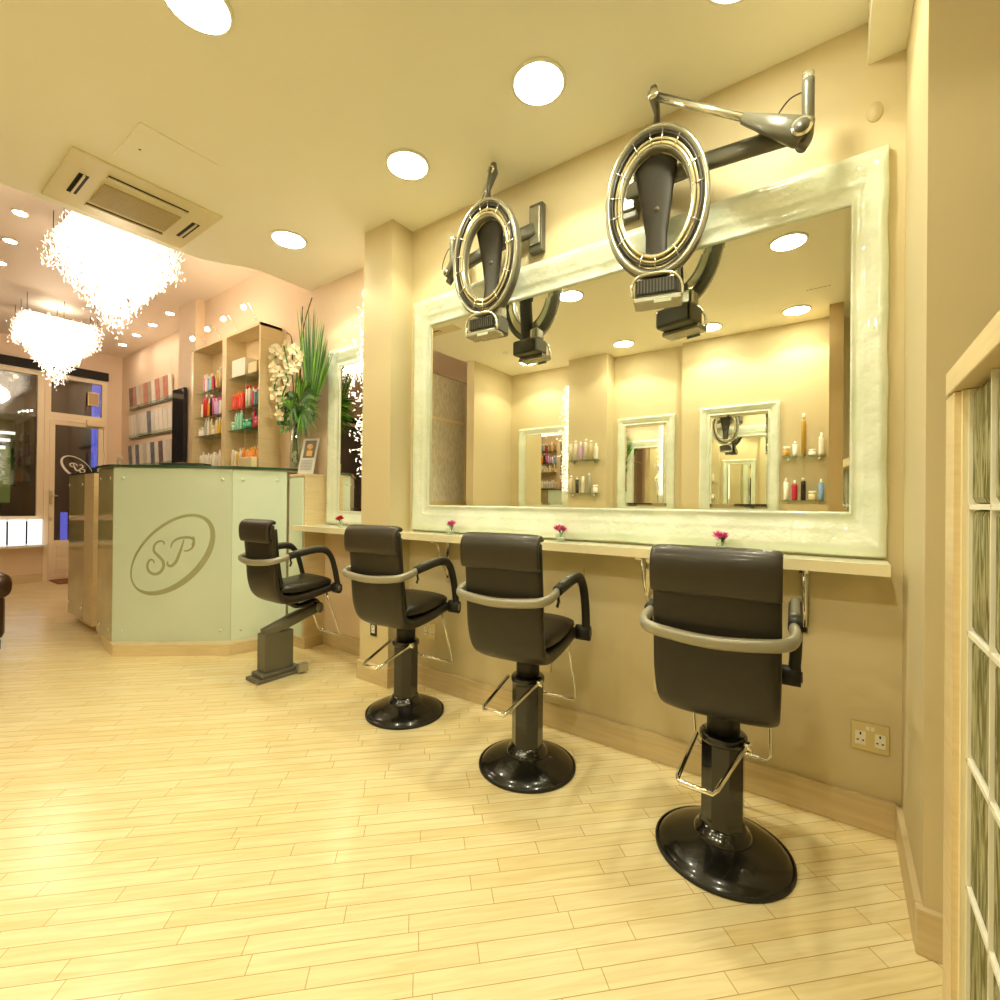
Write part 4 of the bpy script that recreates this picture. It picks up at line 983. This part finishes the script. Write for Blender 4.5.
# ================================================================ CRYSTAL WALL LIGHTS (beside the columns)
def sconce(loc, label, flip, seed):
    r = random.Random(seed)
    t = thing('crystal_wall_light', label, 'wall light', loc, 0)
    MB().box(-.004 if flip > 0 else 0, 0 if flip > 0 else .004, -.05, .05, -.45, .45, 'silver_lt').build('back_plate', t)
    c = MB()
    for k in range(900):
        z = r.uniform(-.62, .50); w0 = .10*(1-max(0, z-.2)*1.6); y = r.gauss(0, w0*.5); x = -flip*abs(r.gauss(.0, .045))*(1-.5*max(0, z)) - flip*.006
        d = Vector((r.gauss(0, 1), r.gauss(0, 1), r.gauss(0, 1))).normalized(); a = d.orthogonal().normalized(); b = d.cross(a); p = Vector((x, y, z)); L_, q = .014, .004
        c.add([p-d*L_, p+d*L_, p+a*q, p+b*q, p-a*q, p-b*q], [(0, 3, 2), (0, 4, 3), (0, 5, 4), (0, 2, 5), (1, 2, 3), (1, 3, 4), (1, 4, 5), (1, 5, 2)], 'crystal' if z > -.25 else 'crystal_dim')
    c.build('crystal_strands', t, kind='stuff')
sconce((-2.19, 1.80, 1.75), 'crystal strand wall light on the hidden side of the column', 1, 3)
sconce((-2.33, -.85, 1.75), 'crystal strand wall light on the opposite column, seen in the mirror', 1, 4)

# ================================================================ PRODUCT SHELVES ACROSS THE ROOM
def wallshelf(x0, x1, y, z, label, items):
    t = thing('glass_wall_shelf', label, 'glass shelf', ((x0+x1)/2, y, z), 0, 'small glass shelves on the opposite wall')
    h_ = (x1-x0)/2
    MB().box(-h_, h_, 0, .10, -.010, 0, 'glass_shelf').build('shelf_glass', t)
    for s_ in (-1, 1): MB().box(s_*h_*.7-.008, s_*h_*.7+.008, 0, .03, -.03, -.010, 'chrome').build('shelf_clip', t)
    for k, (kind, col, hs) in enumerate(items):
        x = x0+(x1-x0)*(k+.5)/len(items)
        o = bottle(kind, col, (x, y+.05, z), '%s product, %s from the left on the %s' % (col, ORD[k], label), 'products on the '+label, hs); o.scale = (1.45, 1.45, hs*1.1)
wallshelf(-2.30, -1.96, -.78, 1.44, 'upper glass shelf on the opposite column', [('can', 'white', .85), ('can', 'white', 1), ('tall', 'lilac', 1.15), ('can', 'white', 1.05), ('can', 'cream', .95), ('tall', 'white', 1)])
wallshelf(-2.30, -1.96, -.78, 1.10, 'lower glass shelf on the opposite column', [('can', 'white', .9), ('spray', 'black', 1.1), ('tube', 'white', 1.3), ('can', 'silver', 1), ('jar', 'white', 1)])
wallshelf(-.38, -.08, -.90, 1.40, 'upper glass shelf beside the tan post', [('jar', 'gold', 1), ('spray', 'white', .8), ('can', 'gold', 1.7), ('jar', 'white', .6), ('tall', 'white', 1.1)])
wallshelf(-.38, -.08, -.90, 1.04, 'lower glass shelf beside the tan post', [('spray', 'white', 1.2), ('tall', 'crimson', 1), ('can', 'black', .9), ('jar', 'cream', .9), ('spray', 'blue', 1.1)])

# glass partition at the end of the opposite side, sparkle painted as pale flecks
t = thing('glass_screen', 'grey glass screen with crystal strands reflected at the left of the mirror', 'screen', (-3.62, -.5, 0))
MB().box(-.01, .01, -.5, .52, .95, 2.40, mat('grey_glass', lin(214, 208, 196), .12, coat=.8, noise=(60, lin(238, 234, 226), (1, 1, .3)))).build('glass_sheet', t)
MB().box(-.02, .02, -.5, .52, .0, .95, 'wood').build('base_cupboard', t)
MB().box(-.015, .015, -.5, .52, 2.40, 2.415, 'silver_lt').box(-.015, .015, -.5, .52, 1.90, 1.935, 'joinery').box(-.015, .015, -.12, -.10, .95, 2.40, 'joinery').build('rail', t)
